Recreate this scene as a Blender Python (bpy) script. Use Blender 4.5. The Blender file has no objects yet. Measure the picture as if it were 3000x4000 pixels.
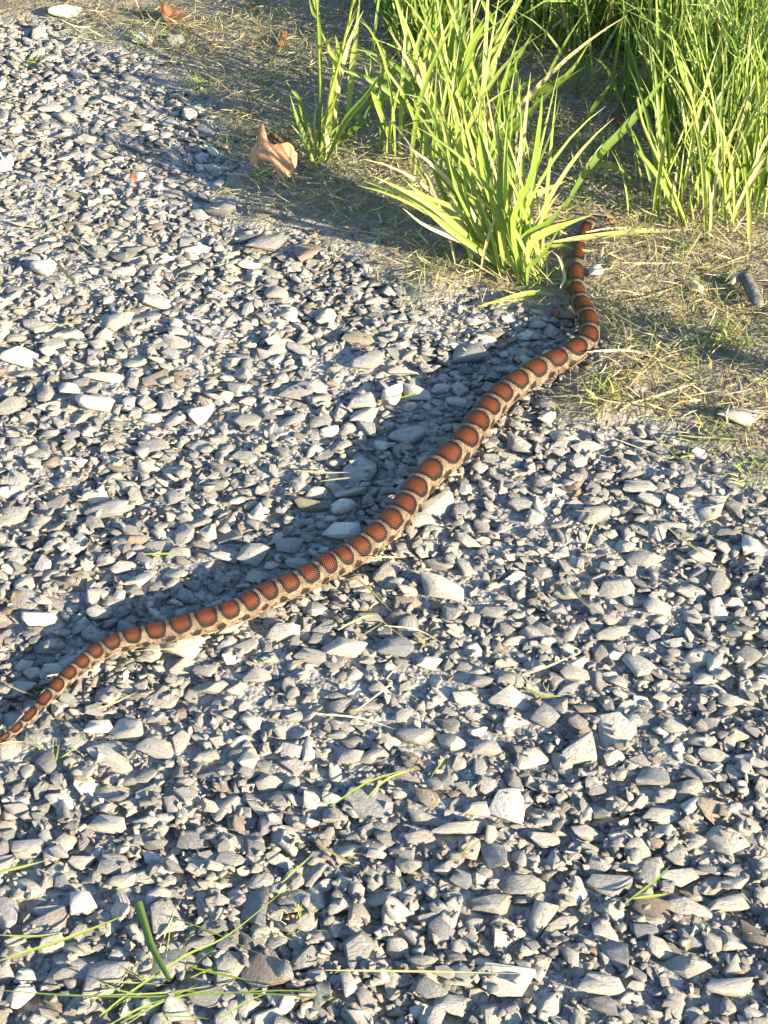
import bpy, bmesh, math, re
import numpy as np
from mathutils import Vector, Matrix, Euler

rng = np.random.default_rng(11)
S = bpy.context.scene
COL = S.collection

# ------------------------------------------------------------------ camera
CAM_H, PITCH, VFOV = 1.35, math.radians(37.0), math.radians(34.0)
cam_data = bpy.data.cameras.new("camera")
cam = bpy.data.objects.new("camera", cam_data)
COL.objects.link(cam)
cam.location = (0, 0, CAM_H)
cam.rotation_euler = (math.pi / 2 - PITCH, 0, 0)
cam_data.sensor_fit = 'VERTICAL'
cam_data.sensor_height = 24.0
cam_data.lens = 12.0 / math.tan(VFOV / 2)
cam_data.clip_start = 0.02
cam_data.clip_end = 600
S.camera = cam

# ------------------------------------------------------------------ sky + sun
SUN_ELEV = math.radians(17.0)
SUN_AZ = (0.80, -0.60)                       # horizontal direction towards the sun
world = bpy.data.worlds.new("World")
S.world = world
world.use_nodes = True
wn = world.node_tree
sky = wn.nodes.new('ShaderNodeTexSky')
sky.sky_type = 'NISHITA'
sky.sun_disc = False
sky.dust_density = 0.3
sky.ozone_density = 3.0
sky.sun_elevation = SUN_ELEV
sky.sun_rotation = math.atan2(SUN_AZ[0], SUN_AZ[1])
bg = next(n for n in wn.nodes if n.type == 'BACKGROUND')
bg.inputs['Strength'].default_value = 0.095
wn.links.new(sky.outputs[0], bg.inputs['Color'])

sun_data = bpy.data.lights.new("sun", 'SUN')
sun_data.energy = 5.0
sun_data.angle = math.radians(0.55)
sun_data.color = (1.0, 0.85, 0.62)
sun = bpy.data.objects.new("sun", sun_data)
COL.objects.link(sun)
to_sun = Vector((SUN_AZ[0] * math.cos(SUN_ELEV), SUN_AZ[1] * math.cos(SUN_ELEV), math.sin(SUN_ELEV)))
sun.rotation_euler = to_sun.to_track_quat('Z', 'Y').to_euler()
sun.location = to_sun * 8

S.view_settings.view_transform = 'Standard'
S.view_settings.look = 'None'
S.view_settings.gamma = 1.0
S.view_settings.use_curve_mapping = False
S.view_settings.exposure = 2.05

# ------------------------------------------------------------------ pixel -> place
F = 2000.0 / math.tan(VFOV / 2)              # focal length in photo pixels (3000 x 4000)
CP, SP = math.cos(PITCH), math.sin(PITCH)
ORG = np.array([0, 0, CAM_H])


def ray(px, py):
    return np.array([px - 1500.0, CP * F + SP * (2000.0 - py), -SP * F + CP * (2000.0 - py)])


def gnd(px, py, z=0.0):
    d = ray(px, py)
    return ORG + d * ((z - CAM_H) / d[2])


def on_plane_y(px, py, y):
    d = ray(px, py)
    return ORG + d * (y / d[1])


def project(P):
    P = np.atleast_2d(P) - ORG
    zc = P[:, 1] * CP - P[:, 2] * SP
    up = P[:, 1] * SP + P[:, 2] * CP
    return 1500 + F * P[:, 0] / zc, 2000 - F * up / zc, zc


def mpp(p):                                   # metres per photo pixel at point p
    return project(p)[2][0] / F


def spline(P, n):
    P = np.asarray(P, float)
    Q = np.vstack([2 * P[0] - P[1], P, 2 * P[-1] - P[-2]])
    t = np.linspace(0, len(P) - 1, n)
    i = np.minimum(t.astype(int), len(P) - 2)
    u = (t - i)[:, None]
    a, b, c, d = Q[i], Q[i + 1], Q[i + 2], Q[i + 3]
    return 0.5 * (2 * b + (c - a) * u + (2 * a - 5 * b + 4 * c - d) * u ** 2 + (3 * b - a - 3 * c + d) * u ** 3)


def smooth01(x):
    x = np.clip(x, 0, 1)
    return x * x * (3 - 2 * x)


_lat = rng.random((256, 256))


def vnoise(x, y, scale):
    x = np.asarray(x) / scale + 97.3
    y = np.asarray(y) / scale + 31.7
    xi, yi = np.floor(x).astype(int), np.floor(y).astype(int)
    u, v = smooth01(x - xi), smooth01(y - yi)
    g = lambda a, b: _lat[a % 256, b % 256]
    return (g(xi, yi) * (1 - u) + g(xi + 1, yi) * u) * (1 - v) + (g(xi, yi + 1) * (1 - u) + g(xi + 1, yi + 1) * u) * v


# ------------------------------------------------------------------ object helpers
def tag(o, label=None, cat=None, group=None, kind=None):
    if label: o["label"] = label
    if cat: o["category"] = cat
    if group: o["group"] = group
    if kind: o["kind"] = kind
    return o


def np_mesh(name, V, Fc, mats, attrs=None, smooth=False):
    """V (n,3); Fc list of index arrays with equal width, or one (m,k) array"""
    me = bpy.data.meshes.new(name)
    if isinstance(Fc, np.ndarray):
        Fc = [Fc]
    Fc = [f for f in Fc if len(f)]
    V = np.asarray(V, np.float32)
    me.vertices.add(len(V))
    me.vertices.foreach_set("co", V.ravel())
    loops = np.concatenate([f.ravel() for f in Fc]).astype(np.int32)
    sizes = np.concatenate([np.full(len(f), f.shape[1]) for f in Fc])
    starts = np.concatenate([[0], np.cumsum(sizes)[:-1]]).astype(np.int32)
    me.loops.add(len(loops))
    me.loops.foreach_set("vertex_index", loops)
    me.polygons.add(len(sizes))
    me.polygons.foreach_set("loop_start", starts)
    me.update(calc_edges=True)
    me.validate()
    if smooth:
        me.polygons.foreach_set("use_smooth", np.ones(len(me.polygons), bool))
    for k, (typ, dat) in (attrs or {}).items():
        a = me.attributes.new(k, typ, 'POINT')
        key = {'FLOAT': 'value', 'FLOAT_VECTOR': 'vector', 'FLOAT_COLOR': 'color'}[typ]
        a.data.foreach_set(key, np.asarray(dat, np.float32).ravel())
    me.materials.append(mats)
    return me


def link(name, me, parent=None):
    o = bpy.data.objects.new(name, me)
    COL.objects.link(o)
    if parent: o.parent = parent
    return o


def empty(name, loc):
    o = bpy.data.objects.new(name, None)
    o.empty_display_size = 0.02
    COL.objects.link(o)
    o.location = loc
    return o


# ------------------------------------------------------------------ materials
def new_mat(name):
    m = bpy.data.materials.new(name)
    m.use_nodes = True
    nt = m.node_tree
    nt.nodes.clear()
    out = nt.nodes.new('ShaderNodeOutputMaterial')
    return m, nt, out


def N(nt, t, **kw):
    n = nt.nodes.new(t)
    for k, v in kw.items():
        if k.startswith('i_'):
            n.inputs[k[2:].replace('_', ' ')].default_value = v
        else:
            setattr(n, k, v)
    return n


def math_n(nt, op, a, b=None, c=None, clamp=False):
    n = nt.nodes.new('ShaderNodeMath')
    n.operation = op
    n.use_clamp = clamp
    for i, v in enumerate((a, b, c)):
        if v is None: continue
        if isinstance(v, (int, float)): n.inputs[i].default_value = v
        else: nt.links.new(v, n.inputs[i])
    return n.outputs[0]


def mix_c(nt, fac, a, b, mode='MIX'):
    n = nt.nodes.new('ShaderNodeMix')
    n.data_type = 'RGBA'
    n.blend_type = mode
    for sock, v in ((n.inputs[0], fac), (n.inputs[6], a), (n.inputs[7], b)):
        if isinstance(v, (int, float)): sock.default_value = v
        elif isinstance(v, tuple): sock.default_value = (*v, 1) if len(v) == 3 else v
        else: nt.links.new(v, sock)
    return n.outputs[2]


def ramp(nt, fac, pts):
    n = nt.nodes.new('ShaderNodeValToRGB')
    el = n.color_ramp.elements
    while len(el) > 1: el.remove(el[-1])
    el[0].position, el[0].color = pts[0][0], (*pts[0][1], 1)
    for p, c in pts[1:]:
        e = el.new(p)
        e.color = (*c, 1)
    nt.links.new(fac, n.inputs[0])
    return n.outputs[0]


def stone_material():
    m, nt, out = new_mat("stone")
    L = nt.links
    bs = N(nt, 'ShaderNodeBsdfPrincipled', i_Roughness=0.82)
    bs.inputs['Specular IOR Level'].default_value = 0.35
    att = N(nt, 'ShaderNodeAttribute', attribute_name="tint")
    loc = N(nt, 'ShaderNodeAttribute', attribute_name="grain")
    oi = N(nt, 'ShaderNodeObjectInfo')
    off = N(nt, 'ShaderNodeVectorMath', operation='SCALE')
    comb = N(nt, 'ShaderNodeCombineXYZ')
    for i in range(3): L.new(oi.outputs['Random'], comb.inputs[i])
    L.new(comb.outputs[0], off.inputs[0]); off.inputs['Scale'].default_value = 37.0
    add = N(nt, 'ShaderNodeVectorMath', operation='ADD')
    L.new(loc.outputs['Vector'], add.inputs[0]); L.new(off.outputs[0], add.inputs[1])
    base = mix_c(nt, 1.0, att.outputs['Color'], oi.outputs['Color'], 'MULTIPLY')
    # layered grain: noise squeezed along one axis
    mp = N(nt, 'ShaderNodeMapping'); mp.inputs['Scale'].default_value = (1.0, 1.7, 7.0)
    mp.inputs['Rotation'].default_value = (0.5, 0.35, 0.2)
    L.new(add.outputs[0], mp.inputs['Vector'])
    n1 = N(nt, 'ShaderNodeTexNoise', i_Scale=1.5, i_Detail=6.0, i_Roughness=0.68)
    L.new(mp.outputs[0], n1.inputs['Vector'])
    n2 = N(nt, 'ShaderNodeTexNoise', i_Scale=4.5, i_Detail=6.0, i_Roughness=0.75)
    L.new(add.outputs[0], n2.inputs['Vector'])
    n3 = N(nt, 'ShaderNodeTexNoise', i_Scale=0.9, i_Detail=2.0)
    L.new(add.outputs[0], n3.inputs['Vector'])
    grain = math_n(nt, 'ADD', math_n(nt, 'MULTIPLY', n1.outputs[0], 0.55), math_n(nt, 'MULTIPLY', n2.outputs[0], 0.45))
    dark = ramp(nt, grain, [(0.34, (0.38, 0.38, 0.40)), (0.47, (0.88, 0.88, 0.88)), (0.55, (1.1, 1.09, 1.06)), (0.68, (1.5, 1.46, 1.38))])
    c1 = mix_c(nt, 1.0, base, dark, 'MULTIPLY')
    warm = ramp(nt, n3.outputs[0], [(0.35, (0.96, 0.99, 1.05)), (0.6, (1.04, 1.0, 0.93))])
    c2 = mix_c(nt, 1.0, c1, warm, 'MULTIPLY')
    # thin pale veins
    vn = N(nt, 'ShaderNodeTexNoise', i_Scale=0.7, i_Detail=3.0)
    L.new(mp.outputs[0], vn.inputs['Vector'])
    vein = math_n(nt, 'LESS_THAN', math_n(nt, 'ABSOLUTE', math_n(nt, 'SUBTRACT', vn.outputs[0], 0.56)), 0.008)
    c3 = mix_c(nt, math_n(nt, 'MULTIPLY', vein, 0.35), c2, (0.6, 0.58, 0.52))
    # dust lying on the surfaces that face up
    geo = N(nt, 'ShaderNodeNewGeometry'); sep = N(nt, 'ShaderNodeSeparateXYZ')
    L.new(geo.outputs['Normal'], sep.inputs[0])
    dn = N(nt, 'ShaderNodeTexNoise', i_Scale=2.0, i_Detail=4.0)
    L.new(add.outputs[0], dn.inputs['Vector'])
    dust = math_n(nt, 'MULTIPLY', math_n(nt, 'MULTIPLY', math_n(nt, 'SUBTRACT', sep.outputs[2], 0.2, clamp=True), dn.outputs[0]), 0.30)
    c4 = mix_c(nt, dust, c3, (0.36, 0.335, 0.29))
    L.new(c4, bs.inputs['Base Color'])
    bmp = N(nt, 'ShaderNodeBump', i_Strength=1.0, i_Distance=0.005)
    L.new(grain, bmp.inputs['Height']); L.new(bmp.outputs[0], bs.inputs['Normal'])
    L.new(bs.outputs[0], out.inputs[0])
    return m


def ground_material():
    m, nt, out = new_mat("ground_soil")
    L = nt.links
    bs = N(nt, 'ShaderNodeBsdfPrincipled', i_Roughness=0.95)
    bs.inputs['Specular IOR Level'].default_value = 0.15
    tc = N(nt, 'ShaderNodeTexCoord')
    soil = N(nt, 'ShaderNodeAttribute', attribute_name="soil")
    vo = N(nt, 'ShaderNodeTexVoronoi', i_Scale=150.0)
    vo2 = N(nt, 'ShaderNodeTexVoronoi', i_Scale=48.0)
    no = N(nt, 'ShaderNodeTexNoise', i_Scale=60.0, i_Detail=6.0, i_Roughness=0.7)
    big = N(nt, 'ShaderNodeTexNoise', i_Scale=5.0, i_Detail=3.0)
    for n in (vo, vo2, no, big): L.new(tc.outputs['Object'], n.inputs['Vector'])
    sepc = N(nt, 'ShaderNodeSeparateColor'); L.new(vo.outputs['Color'], sepc.inputs[0])
    grav = ramp(nt, sepc.outputs[0], [(0.0, (0.20, 0.195, 0.185)), (0.5, (0.31, 0.295, 0.27)), (1.0, (0.46, 0.43, 0.385))])
    dirt = ramp(nt, no.outputs[0], [(0.3, (0.15, 0.125, 0.09)), (0.5, (0.26, 0.225, 0.175)), (0.7, (0.38, 0.335, 0.27))])
    dirt2 = mix_c(nt, math_n(nt, 'MULTIPLY', big.outputs[0], 0.35), dirt, (0.16, 0.14, 0.085))
    L.new(mix_c(nt, soil.outputs['Fac'], grav, dirt2), bs.inputs['Base Color'])
    h = math_n(nt, 'ADD', math_n(nt, 'MULTIPLY', vo.outputs['Distance'], -0.5),
               math_n(nt, 'ADD', math_n(nt, 'MULTIPLY', no.outputs[0], 0.9), math_n(nt, 'MULTIPLY', vo2.outputs['Distance'], -0.5)))
    bmp = N(nt, 'ShaderNodeBump', i_Strength=0.9, i_Distance=0.008)
    L.new(h, bmp.inputs['Height']); L.new(bmp.outputs[0], bs.inputs['Normal'])
    L.new(bs.outputs[0], out.inputs[0])
    return m


def blade_material(name, transl=0.4, rough=0.45, spec=0.4, stripes=True):
    m, nt, out = new_mat(name)
    L = nt.links
    att = N(nt, 'ShaderNodeAttribute', attribute_name="tint")
    uvw = N(nt, 'ShaderNodeAttribute', attribute_name="grain")
    col = att.outputs['Color']
    mp = N(nt, 'ShaderNodeMapping'); mp.inputs['Scale'].default_value = (9.0, 0.6, 1.0)
    L.new(uvw.outputs['Vector'], mp.inputs['Vector'])
    ns = N(nt, 'ShaderNodeTexNoise', i_Scale=1.6, i_Detail=3.0)
    L.new(mp.outputs[0], ns.inputs['Vector'])
    var = ramp(nt, ns.outputs[0], [(0.3, (0.78, 0.80, 0.70)), (0.5, (1, 1, 1)), (0.7, (1.22, 1.16, 1.0))])
    col = mix_c(nt, 1.0, col, var, 'MULTIPLY')
    n4 = N(nt, 'ShaderNodeTexNoise', i_Scale=2.3, i_Detail=2.0)
    L.new(uvw.outputs['Vector'], n4.inputs['Vector'])
    dry = math_n(nt, 'MULTIPLY', math_n(nt, 'SUBTRACT', n4.outputs[0], 0.58, clamp=True), 2.2)
    col = mix_c(nt, dry, col, (0.40, 0.34, 0.13))
    bs = N(nt, 'ShaderNodeBsdfPrincipled', i_Roughness=rough)
    bs.inputs['Specular IOR Level'].default_value = spec
    L.new(col, bs.inputs['Base Color'])
    bmp = N(nt, 'ShaderNodeBump', i_Strength=0.4, i_Distance=0.0008)
    L.new(ns.outputs[0], bmp.inputs['Height']); L.new(bmp.outputs[0], bs.inputs['Normal'])
    tr = N(nt, 'ShaderNodeBsdfTranslucent')
    L.new(mix_c(nt, 1.0, col, (1.15, 1.12, 0.6), 'MULTIPLY'), tr.inputs[0])
    mx = N(nt, 'ShaderNodeMixShader'); mx.inputs[0].default_value = transl
    L.new(bs.outputs[0], mx.inputs[1]); L.new(tr.outputs[0], mx.inputs[2])
    L.new(mx.outputs[0], out.inputs[0])
    return m


def snake_material():
    m, nt, out = new_mat("snake_skin")
    L = nt.links
    ph = N(nt, 'ShaderNodeAttribute', attribute_name="phase").outputs['Fac']
    an = N(nt, 'ShaderNodeAttribute', attribute_name="angle").outputs['Fac']
    ln = N(nt, 'ShaderNodeAttribute', attribute_name="length").outputs['Fac']
    co = N(nt, 'ShaderNodeTexCoord').outputs['Object']
    nz = N(nt, 'ShaderNodeTexNoise', i_Scale=95.0, i_Detail=3.0); L.new(co, nz.inputs['Vector'])
    nf = N(nt, 'ShaderNodeTexNoise', i_Scale=420.0, i_Detail=2.0); L.new(co, nf.inputs['Vector'])
    wob = math_n(nt, 'SUBTRACT', nz.outputs[0], 0.5)
    idx = math_n(nt, 'FLOOR', math_n(nt, 'ADD', ph, 0.5))
    fr = math_n(nt, 'SUBTRACT', ph, idx)                                   # -0.5..0.5
    wn_ = N(nt, 'ShaderNodeTexWhiteNoise', noise_dimensions='1D'); L.new(idx, wn_.inputs['W'])
    rnd = math_n(nt, 'SUBTRACT', wn_.outputs['Value'], 0.5)
    p = math_n(nt, 'MULTIPLY', math_n(nt, 'ABSOLUTE', math_n(nt, 'ADD', fr, math_n(nt, 'MULTIPLY', rnd, 0.03))), 2.0)
    aa = math_n(nt, 'ABSOLUTE', math_n(nt, 'ADD', an, math_n(nt, 'MULTIPLY', rnd, 0.03)))
    pw = math_n(nt, 'POWER', math_n(nt, 'DIVIDE', p, 0.84), 2.6)
    aw = math_n(nt, 'POWER', math_n(nt, 'DIVIDE', aa, 0.42), 2.6)
    d = math_n(nt, 'ADD', math_n(nt, 'ADD', pw, aw), math_n(nt, 'MULTIPLY', wob, 0.62))
    # scales: diamond rows
    rows = math_n(nt, 'MULTIPLY', an, 15.0 * math.pi)
    along = math_n(nt, 'MULTIPLY', ln, 2 * math.pi / 0.0085)
    sc = math_n(nt, 'MULTIPLY', math_n(nt, 'SINE', math_n(nt, 'ADD', along, rows)), math_n(nt, 'SINE', math_n(nt, 'SUBTRACT', along, rows)))
    sca = math_n(nt, 'POWER', math_n(nt, 'ABSOLUTE', sc), 0.55)
    tan_c = ramp(nt, math_n(nt, 'ADD', nz.outputs[0], math_n(nt, 'MULTIPLY', math_n(nt, 'SUBTRACT', nf.outputs[0], 0.5), 0.8)),
                 [(0.25, (0.05, 0.034, 0.022)), (0.45, (0.115, 0.082, 0.055)), (0.65, (0.18, 0.135, 0.095)), (0.85, (0.25, 0.195, 0.145))])
    # flanks paler, belly cream with dark checks
    flank = ramp(nt, aa, [(0.15, (0.85, 0.82, 0.78)), (0.42, (1.0, 1.0, 0.97)), (0.55, (1.25, 1.25, 1.2)), (0.70, (1.6, 1.6, 1.55))])
    tan_c = mix_c(nt, 1.0, tan_c, flank, 'MULTIPLY')
    # side blotches, alternating with the saddles
    p2 = math_n(nt, 'SUBTRACT', 1.0, p)
    b1 = math_n(nt, 'ADD', math_n(nt, 'POWER', math_n(nt, 'DIVIDE', p2, 0.40), 2.0),
                math_n(nt, 'POWER', math_n(nt, 'ABSOLUTE', math_n(nt, 'DIVIDE', math_n(nt, 'SUBTRACT', aa, 0.525), 0.10)), 2.0))
    b1 = math_n(nt, 'ADD', b1, math_n(nt, 'MULTIPLY', wob, 2.2))
    blotch = math_n(nt, 'SUBTRACT', 1.0, math_n(nt, 'MULTIPLY', math_n(nt, 'SUBTRACT', b1, 0.75), 3.0), clamp=True)
    # flecks low on the flank
    n5 = N(nt, 'ShaderNodeTexNoise', i_Scale=170.0, i_Detail=1.0); L.new(co, n5.inputs['Vector'])
    fl = math_n(nt, 'MULTIPLY', math_n(nt, 'GREATER_THAN', n5.outputs[0], 0.60), math_n(nt, 'GREATER_THAN', aa, 0.46))
    dk = math_n(nt, 'MAXIMUM', blotch, math_n(nt, 'MULTIPLY', fl, 0.75))
    c = mix_c(nt, dk, tan_c, (0.018, 0.013, 0.008))
    red = ramp(nt, d, [(0.0, (0.105, 0.026, 0.0048)), (0.30, (0.078, 0.018, 0.0038)), (0.52, (0.030, 0.008, 0.003)), (0.68, (0.012, 0.005, 0.0025))])
    red = mix_c(nt, math_n(nt, 'MULTIPLY', nf.outputs[0], 0.35), red, (0.032, 0.010, 0.0035))
    ring = mix_c(nt, math_n(nt, 'MULTIPLY', math_n(nt, 'SUBTRACT', d, 0.58), 7.0, clamp=True), red, (0.007, 0.005, 0.0035))
    f_out = math_n(nt, 'MULTIPLY', math_n(nt, 'SUBTRACT', d, 1.0), 8.0, clamp=True)
    c = mix_c(nt, f_out, ring, c)
    shade = ramp(nt, sca, [(0.0, (0.60, 0.58, 0.56)), (0.45, (1, 1, 1)), (1.0, (1.12, 1.10, 1.08))])
    c = mix_c(nt, 1.0, c, shade, 'MULTIPLY')
    bs = N(nt, 'ShaderNodeBsdfPrincipled', i_Roughness=0.5)
    bs.inputs['Specular IOR Level'].default_value = 0.22
    L.new(c, bs.inputs['Base Color'])
    bmp = N(nt, 'ShaderNodeBump', i_Strength=0.55, i_Distance=0.0012)
    L.new(math_n(nt, 'ADD', sca, math_n(nt, 'MULTIPLY', nf.outputs[0], 0.2)), bmp.inputs['Height'])
    L.new(bmp.outputs[0], bs.inputs['Normal'])
    L.new(bs.outputs[0], out.inputs[0])
    return m


def simple_material(name, c0, c1, scale=120, rough=0.6, transl=0.0, bump=0.5, stretch=(1, 1, 1), dist=0.001):
    m, nt, out = new_mat(name)
    L = nt.links
    tc = N(nt, 'ShaderNodeTexCoord')
    mp = N(nt, 'ShaderNodeMapping'); mp.inputs['Scale'].default_value = stretch
    L.new(tc.outputs['Object'], mp.inputs['Vector'])
    n1 = N(nt, 'ShaderNodeTexNoise', i_Scale=float(scale), i_Detail=5.0, i_Roughness=0.65)
    L.new(mp.outputs[0], n1.inputs['Vector'])
    c = ramp(nt, n1.outputs[0], [(0.32, c0), (0.66, c1)])
    bs = N(nt, 'ShaderNodeBsdfPrincipled', i_Roughness=rough)
    bs.inputs['Specular IOR Level'].default_value = 0.3
    L.new(c, bs.inputs['Base Color'])
    bmp = N(nt, 'ShaderNodeBump', i_Strength=bump, i_Distance=dist)
    L.new(n1.outputs[0], bmp.inputs['Height']); L.new(bmp.outputs[0], bs.inputs['Normal'])
    if transl:
        tr = N(nt, 'ShaderNodeBsdfTranslucent'); L.new(c, tr.inputs[0])
        mx = N(nt, 'ShaderNodeMixShader'); mx.inputs[0].default_value = transl
        L.new(bs.outputs[0], mx.inputs[1]); L.new(tr.outputs[0], mx.inputs[2])
        L.new(mx.outputs[0], out.inputs[0])
    else:
        L.new(bs.outputs[0], out.inputs[0])
    return m


M_STONE = stone_material()
M_GROUND = ground_material()
M_BLADE = blade_material("grass_blade", 0.38)
M_STRAW = blade_material("straw", 0.15, 0.6, 0.3)
M_SNAKE = snake_material()

# ------------------------------------------------------------------ where soil, where gravel
SOIL_PX = [(-900, -150), (-300, -30), (0, 40), (250, 95), (430, 160), (600, 240), (720, 340), (830, 470), (880, 620), (900, 770), (1030, 830),
           (1250, 845), (1420, 950), (1600, 1080), (1750, 1135), (1950, 1200), (2150, 1190), (2220, 1260), (2330, 1400),
           (2240, 1480), (2210, 1570), (2380, 1640), (2600, 1650), (2740, 1720), (2810, 1890), (2960, 1950), (3200, 1960),
           (3700, 1900), (6500, 1500), (6500, -2300), (-3500, -2300), (-3000, -300)]
SOIL = np.array([gnd(*p)[:2] for p in SOIL_PX])


def soil_depth(x, y):
    """signed distance, positive inside the soil"""
    x = np.asarray(x, float); y = np.asarray(y, float)
    A, B = SOIL, np.roll(SOIL, -1, 0)
    inside = np.zeros(x.shape, bool)
    dm = np.full(x.shape, 1e9)
    for (ax, ay), (bx, by) in zip(A, B):
        cr = ((ay > y) != (by > y)) & (x < (bx - ax) * (y - ay) / (by - ay + 1e-12) + ax)
        inside ^= cr
        ex, ey = bx - ax, by - ay
        t = np.clip(((x - ax) * ex + (y - ay) * ey) / (ex * ex + ey * ey), 0, 1)
        dm = np.minimum(dm, (x - ax - t * ex) ** 2 + (y - ay - t * ey) ** 2)
    return np.where(inside, 1, -1) * np.sqrt(dm)


def soilness(x, y):
    n = (vnoise(x, y, 0.09) - 0.5) * 0.10 + (vnoise(x, y, 0.03) - 0.5) * 0.05
    return smooth01((soil_depth(x, y) + n + 0.05) / 0.11)


def ground_z(x, y, s=None):
    s = soilness(x, y) if s is None else s
    return -0.015 + s * 0.013 + (vnoise(x, y, 0.12) - 0.5) * 0.012 + (vnoise(x, y, 0.03) - 0.5) * 0.006


xs = np.concatenate([-np.geomspace(200, 2.2, 26), np.arange(-2.1, 2.1, 0.016), np.geomspace(2.2, 200, 26)])
ys = np.concatenate([-np.geomspace(200, 0.3, 24), np.arange(0.4, 5.6, 0.016), np.geomspace(5.7, 300, 28)])
GX, GY = np.meshgrid(xs, ys)
gs = soilness(GX, GY)
GZ = ground_z(GX, GY, gs)
nx, ny = len(xs), len(ys)
ii = np.arange(nx * ny).reshape(ny, nx)
quads = np.stack([ii[:-1, :-1], ii[:-1, 1:], ii[1:, 1:], ii[1:, :-1]], -1).reshape(-1, 4)
me = np_mesh("ground", np.stack([GX, GY, GZ], -1).reshape(-1, 3), quads, M_GROUND, {"soil": ('FLOAT', gs.ravel())}, smooth=True)
tag(link("ground", me), "grey dusty ground and bare soil under gravel and grass", "ground", kind="structure")

# ------------------------------------------------------------------ the snake's line (needed before the gravel)
SADDLES = [(12, 2877), (54, 2844), (105, 2797), (169, 2726), (211, 2684), (259, 2633), (310, 2591), (360, 2551), (428, 2515), (512, 2487),
           (603, 2469), (699, 2446), (796, 2419), (889, 2392), (961, 2359), (1036, 2318), (1116, 2287), (1195, 2253), (1265, 2212),
           (1330, 2183), (1386, 2150), (1448, 2099), (1509, 2048), (1564, 1988), (1605, 1924), (1660, 1857), (1738, 1787), (1803, 1729),
           (1848, 1664), (1892, 1605), (1940, 1553), (2003, 1500), (2075, 1454), (2152, 1413), (2233, 1372), (2290, 1322), (2297, 1262),
           (2274, 1200), (2248, 1148), (2240, 1084), (2253, 985), (2272, 905), (2310, 850)]
WPX = [(0, 34), (1, 40), (2, 47), (4, 63), (6, 76), (8, 86), (10, 99), (12, 108), (15, 112), (18, 117), (21, 119), (24, 119), (27, 119),
       (30, 113), (33, 108), (35, 94), (37, 84), (39, 74), (40, 54), (41, 46), (42, 44)]
sadd = np.array(SADDLES, float) + np.array([6, 7])
k = np.arange(len(sadd))
wpx = np.interp(k, [a for a, _ in WPX], [b for _, b in WPX])
# the tail goes on out of the picture on the left
sadd = np.vstack([[(-95, 2965), (-60, 2935), (-27, 2908)], sadd])
wpx = np.concatenate([[9, 18, 26], wpx])
ctrl, rad, phs = [], [], []
SNAKE_BASE = -0.003
for (px, py), w, kk in zip(sadd, wpx, np.arange(len(sadd)) - 3):
    r = 0.455 * w * mpp(gnd(px, py))
    ctrl.append(gnd(px, py, SNAKE_BASE + r)); rad.append(r); phs.append(kk)
ctrl = np.array(ctrl); rad = np.array(rad)
NR = 900
tt = np.linspace(0, len(ctrl) - 1, NR)
axis = spline(ctrl, NR)
ker = np.exp(-np.linspace(-2, 2, 37) ** 2); ker /= ker.sum()
pad = np.pad(axis, ((18, 18), (0, 0)), mode='reflect', reflect_type='odd')
axis = np.stack([np.convolve(pad[:, j], ker, 'valid') for j in range(3)], 1)
srad = np.interp(tt, np.arange(len(rad)), rad)
sphase = np.interp(tt, np.arange(len(rad)), phs)
AX2 = axis[:, :2]


def snake_near(x, y):
    d2 = (AX2[:, 0] - x) ** 2 + (AX2[:, 1] - y) ** 2
    i = int(np.argmin(d2))
    return math.sqrt(d2[i]), srad[i], i


# ------------------------------------------------------------------ stone shapes
def cut_stone(seed, planes, bevel, flat=1.0):
    r = np.random.default_rng(seed)
    bm = bmesh.new()
    bmesh.ops.create_cube(bm, size=2.4)
    bmesh.ops.rotate(bm, verts=bm.verts, matrix=Euler(r.uniform(-0.5, 0.5, 3)).to_matrix())
    for _ in range(planes):
        v = r.normal(size=3); v /= np.linalg.norm(v)
        d = r.uniform(0.62, 1.02)
        res = bmesh.ops.bisect_plane(bm, geom=bm.verts[:] + bm.edges[:] + bm.faces[:], plane_co=v * d, plane_no=v, clear_outer=True)
        ed = [e for e in res['geom_cut'] if isinstance(e, bmesh.types.BMEdge)]
        if ed:
            bmesh.ops.holes_fill(bm, edges=ed, sides=0)
    bmesh.ops.remove_doubles(bm, verts=bm.verts, dist=0.07)
    bmesh.ops.dissolve_degenerate(bm, dist=0.03, edges=bm.edges)
    if bevel:
        bmesh.ops.bevel(bm, geom=bm.edges[:], offset=bevel, segments=1, profile=0.5, affect='EDGES', clamp_overlap=True)
    bmesh.ops.triangulate(bm, faces=bm.faces)
    bmesh.ops.recalc_face_normals(bm, faces=bm.faces)
    V = np.array([v.co[:] for v in bm.verts])
    T = np.array([[v.index for v in f.verts] for f in bm.faces])
    bm.free()
    lo, hi = V.min(0), V.max(0)
    V = (V - (lo + hi) / 2) / ((hi - lo) / 2)
    # worn, uneven faces
    V = V * (1 + r.normal(0, 0.018, (len(V), 1)))
    return V, T


LIB = [cut_stone(100 + i, int(7 + i % 8), 0.09) for i in range(26)]
LIB += [cut_stone(200 + i, 26, 0.10) for i in range(8)]                  # rounder ones: 26..33
LIBS = [cut_stone(300 + i, 6 + i % 5, 0) for i in range(20)]             # small plain ones

# ------------------------------------------------------------------ gravel: drop stones on a height field
CELL = 0.004
X0, X1, Y0, Y1 = -1.6, 1.6, 0.6, 4.4
HX, HY = int((X1 - X0) / CELL), int((Y1 - Y0) / CELL)
cx = X0 + (np.arange(HX) + 0.5) * CELL
cy = Y0 + (np.arange(HY) + 0.5) * CELL
cgx, cgy = np.meshgrid(cx, cy)
SOILMAP = soilness(cgx, cgy).astype(np.float32)
H = ground_z(cgx, cgy, SOILMAP).astype(np.float32)
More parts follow.
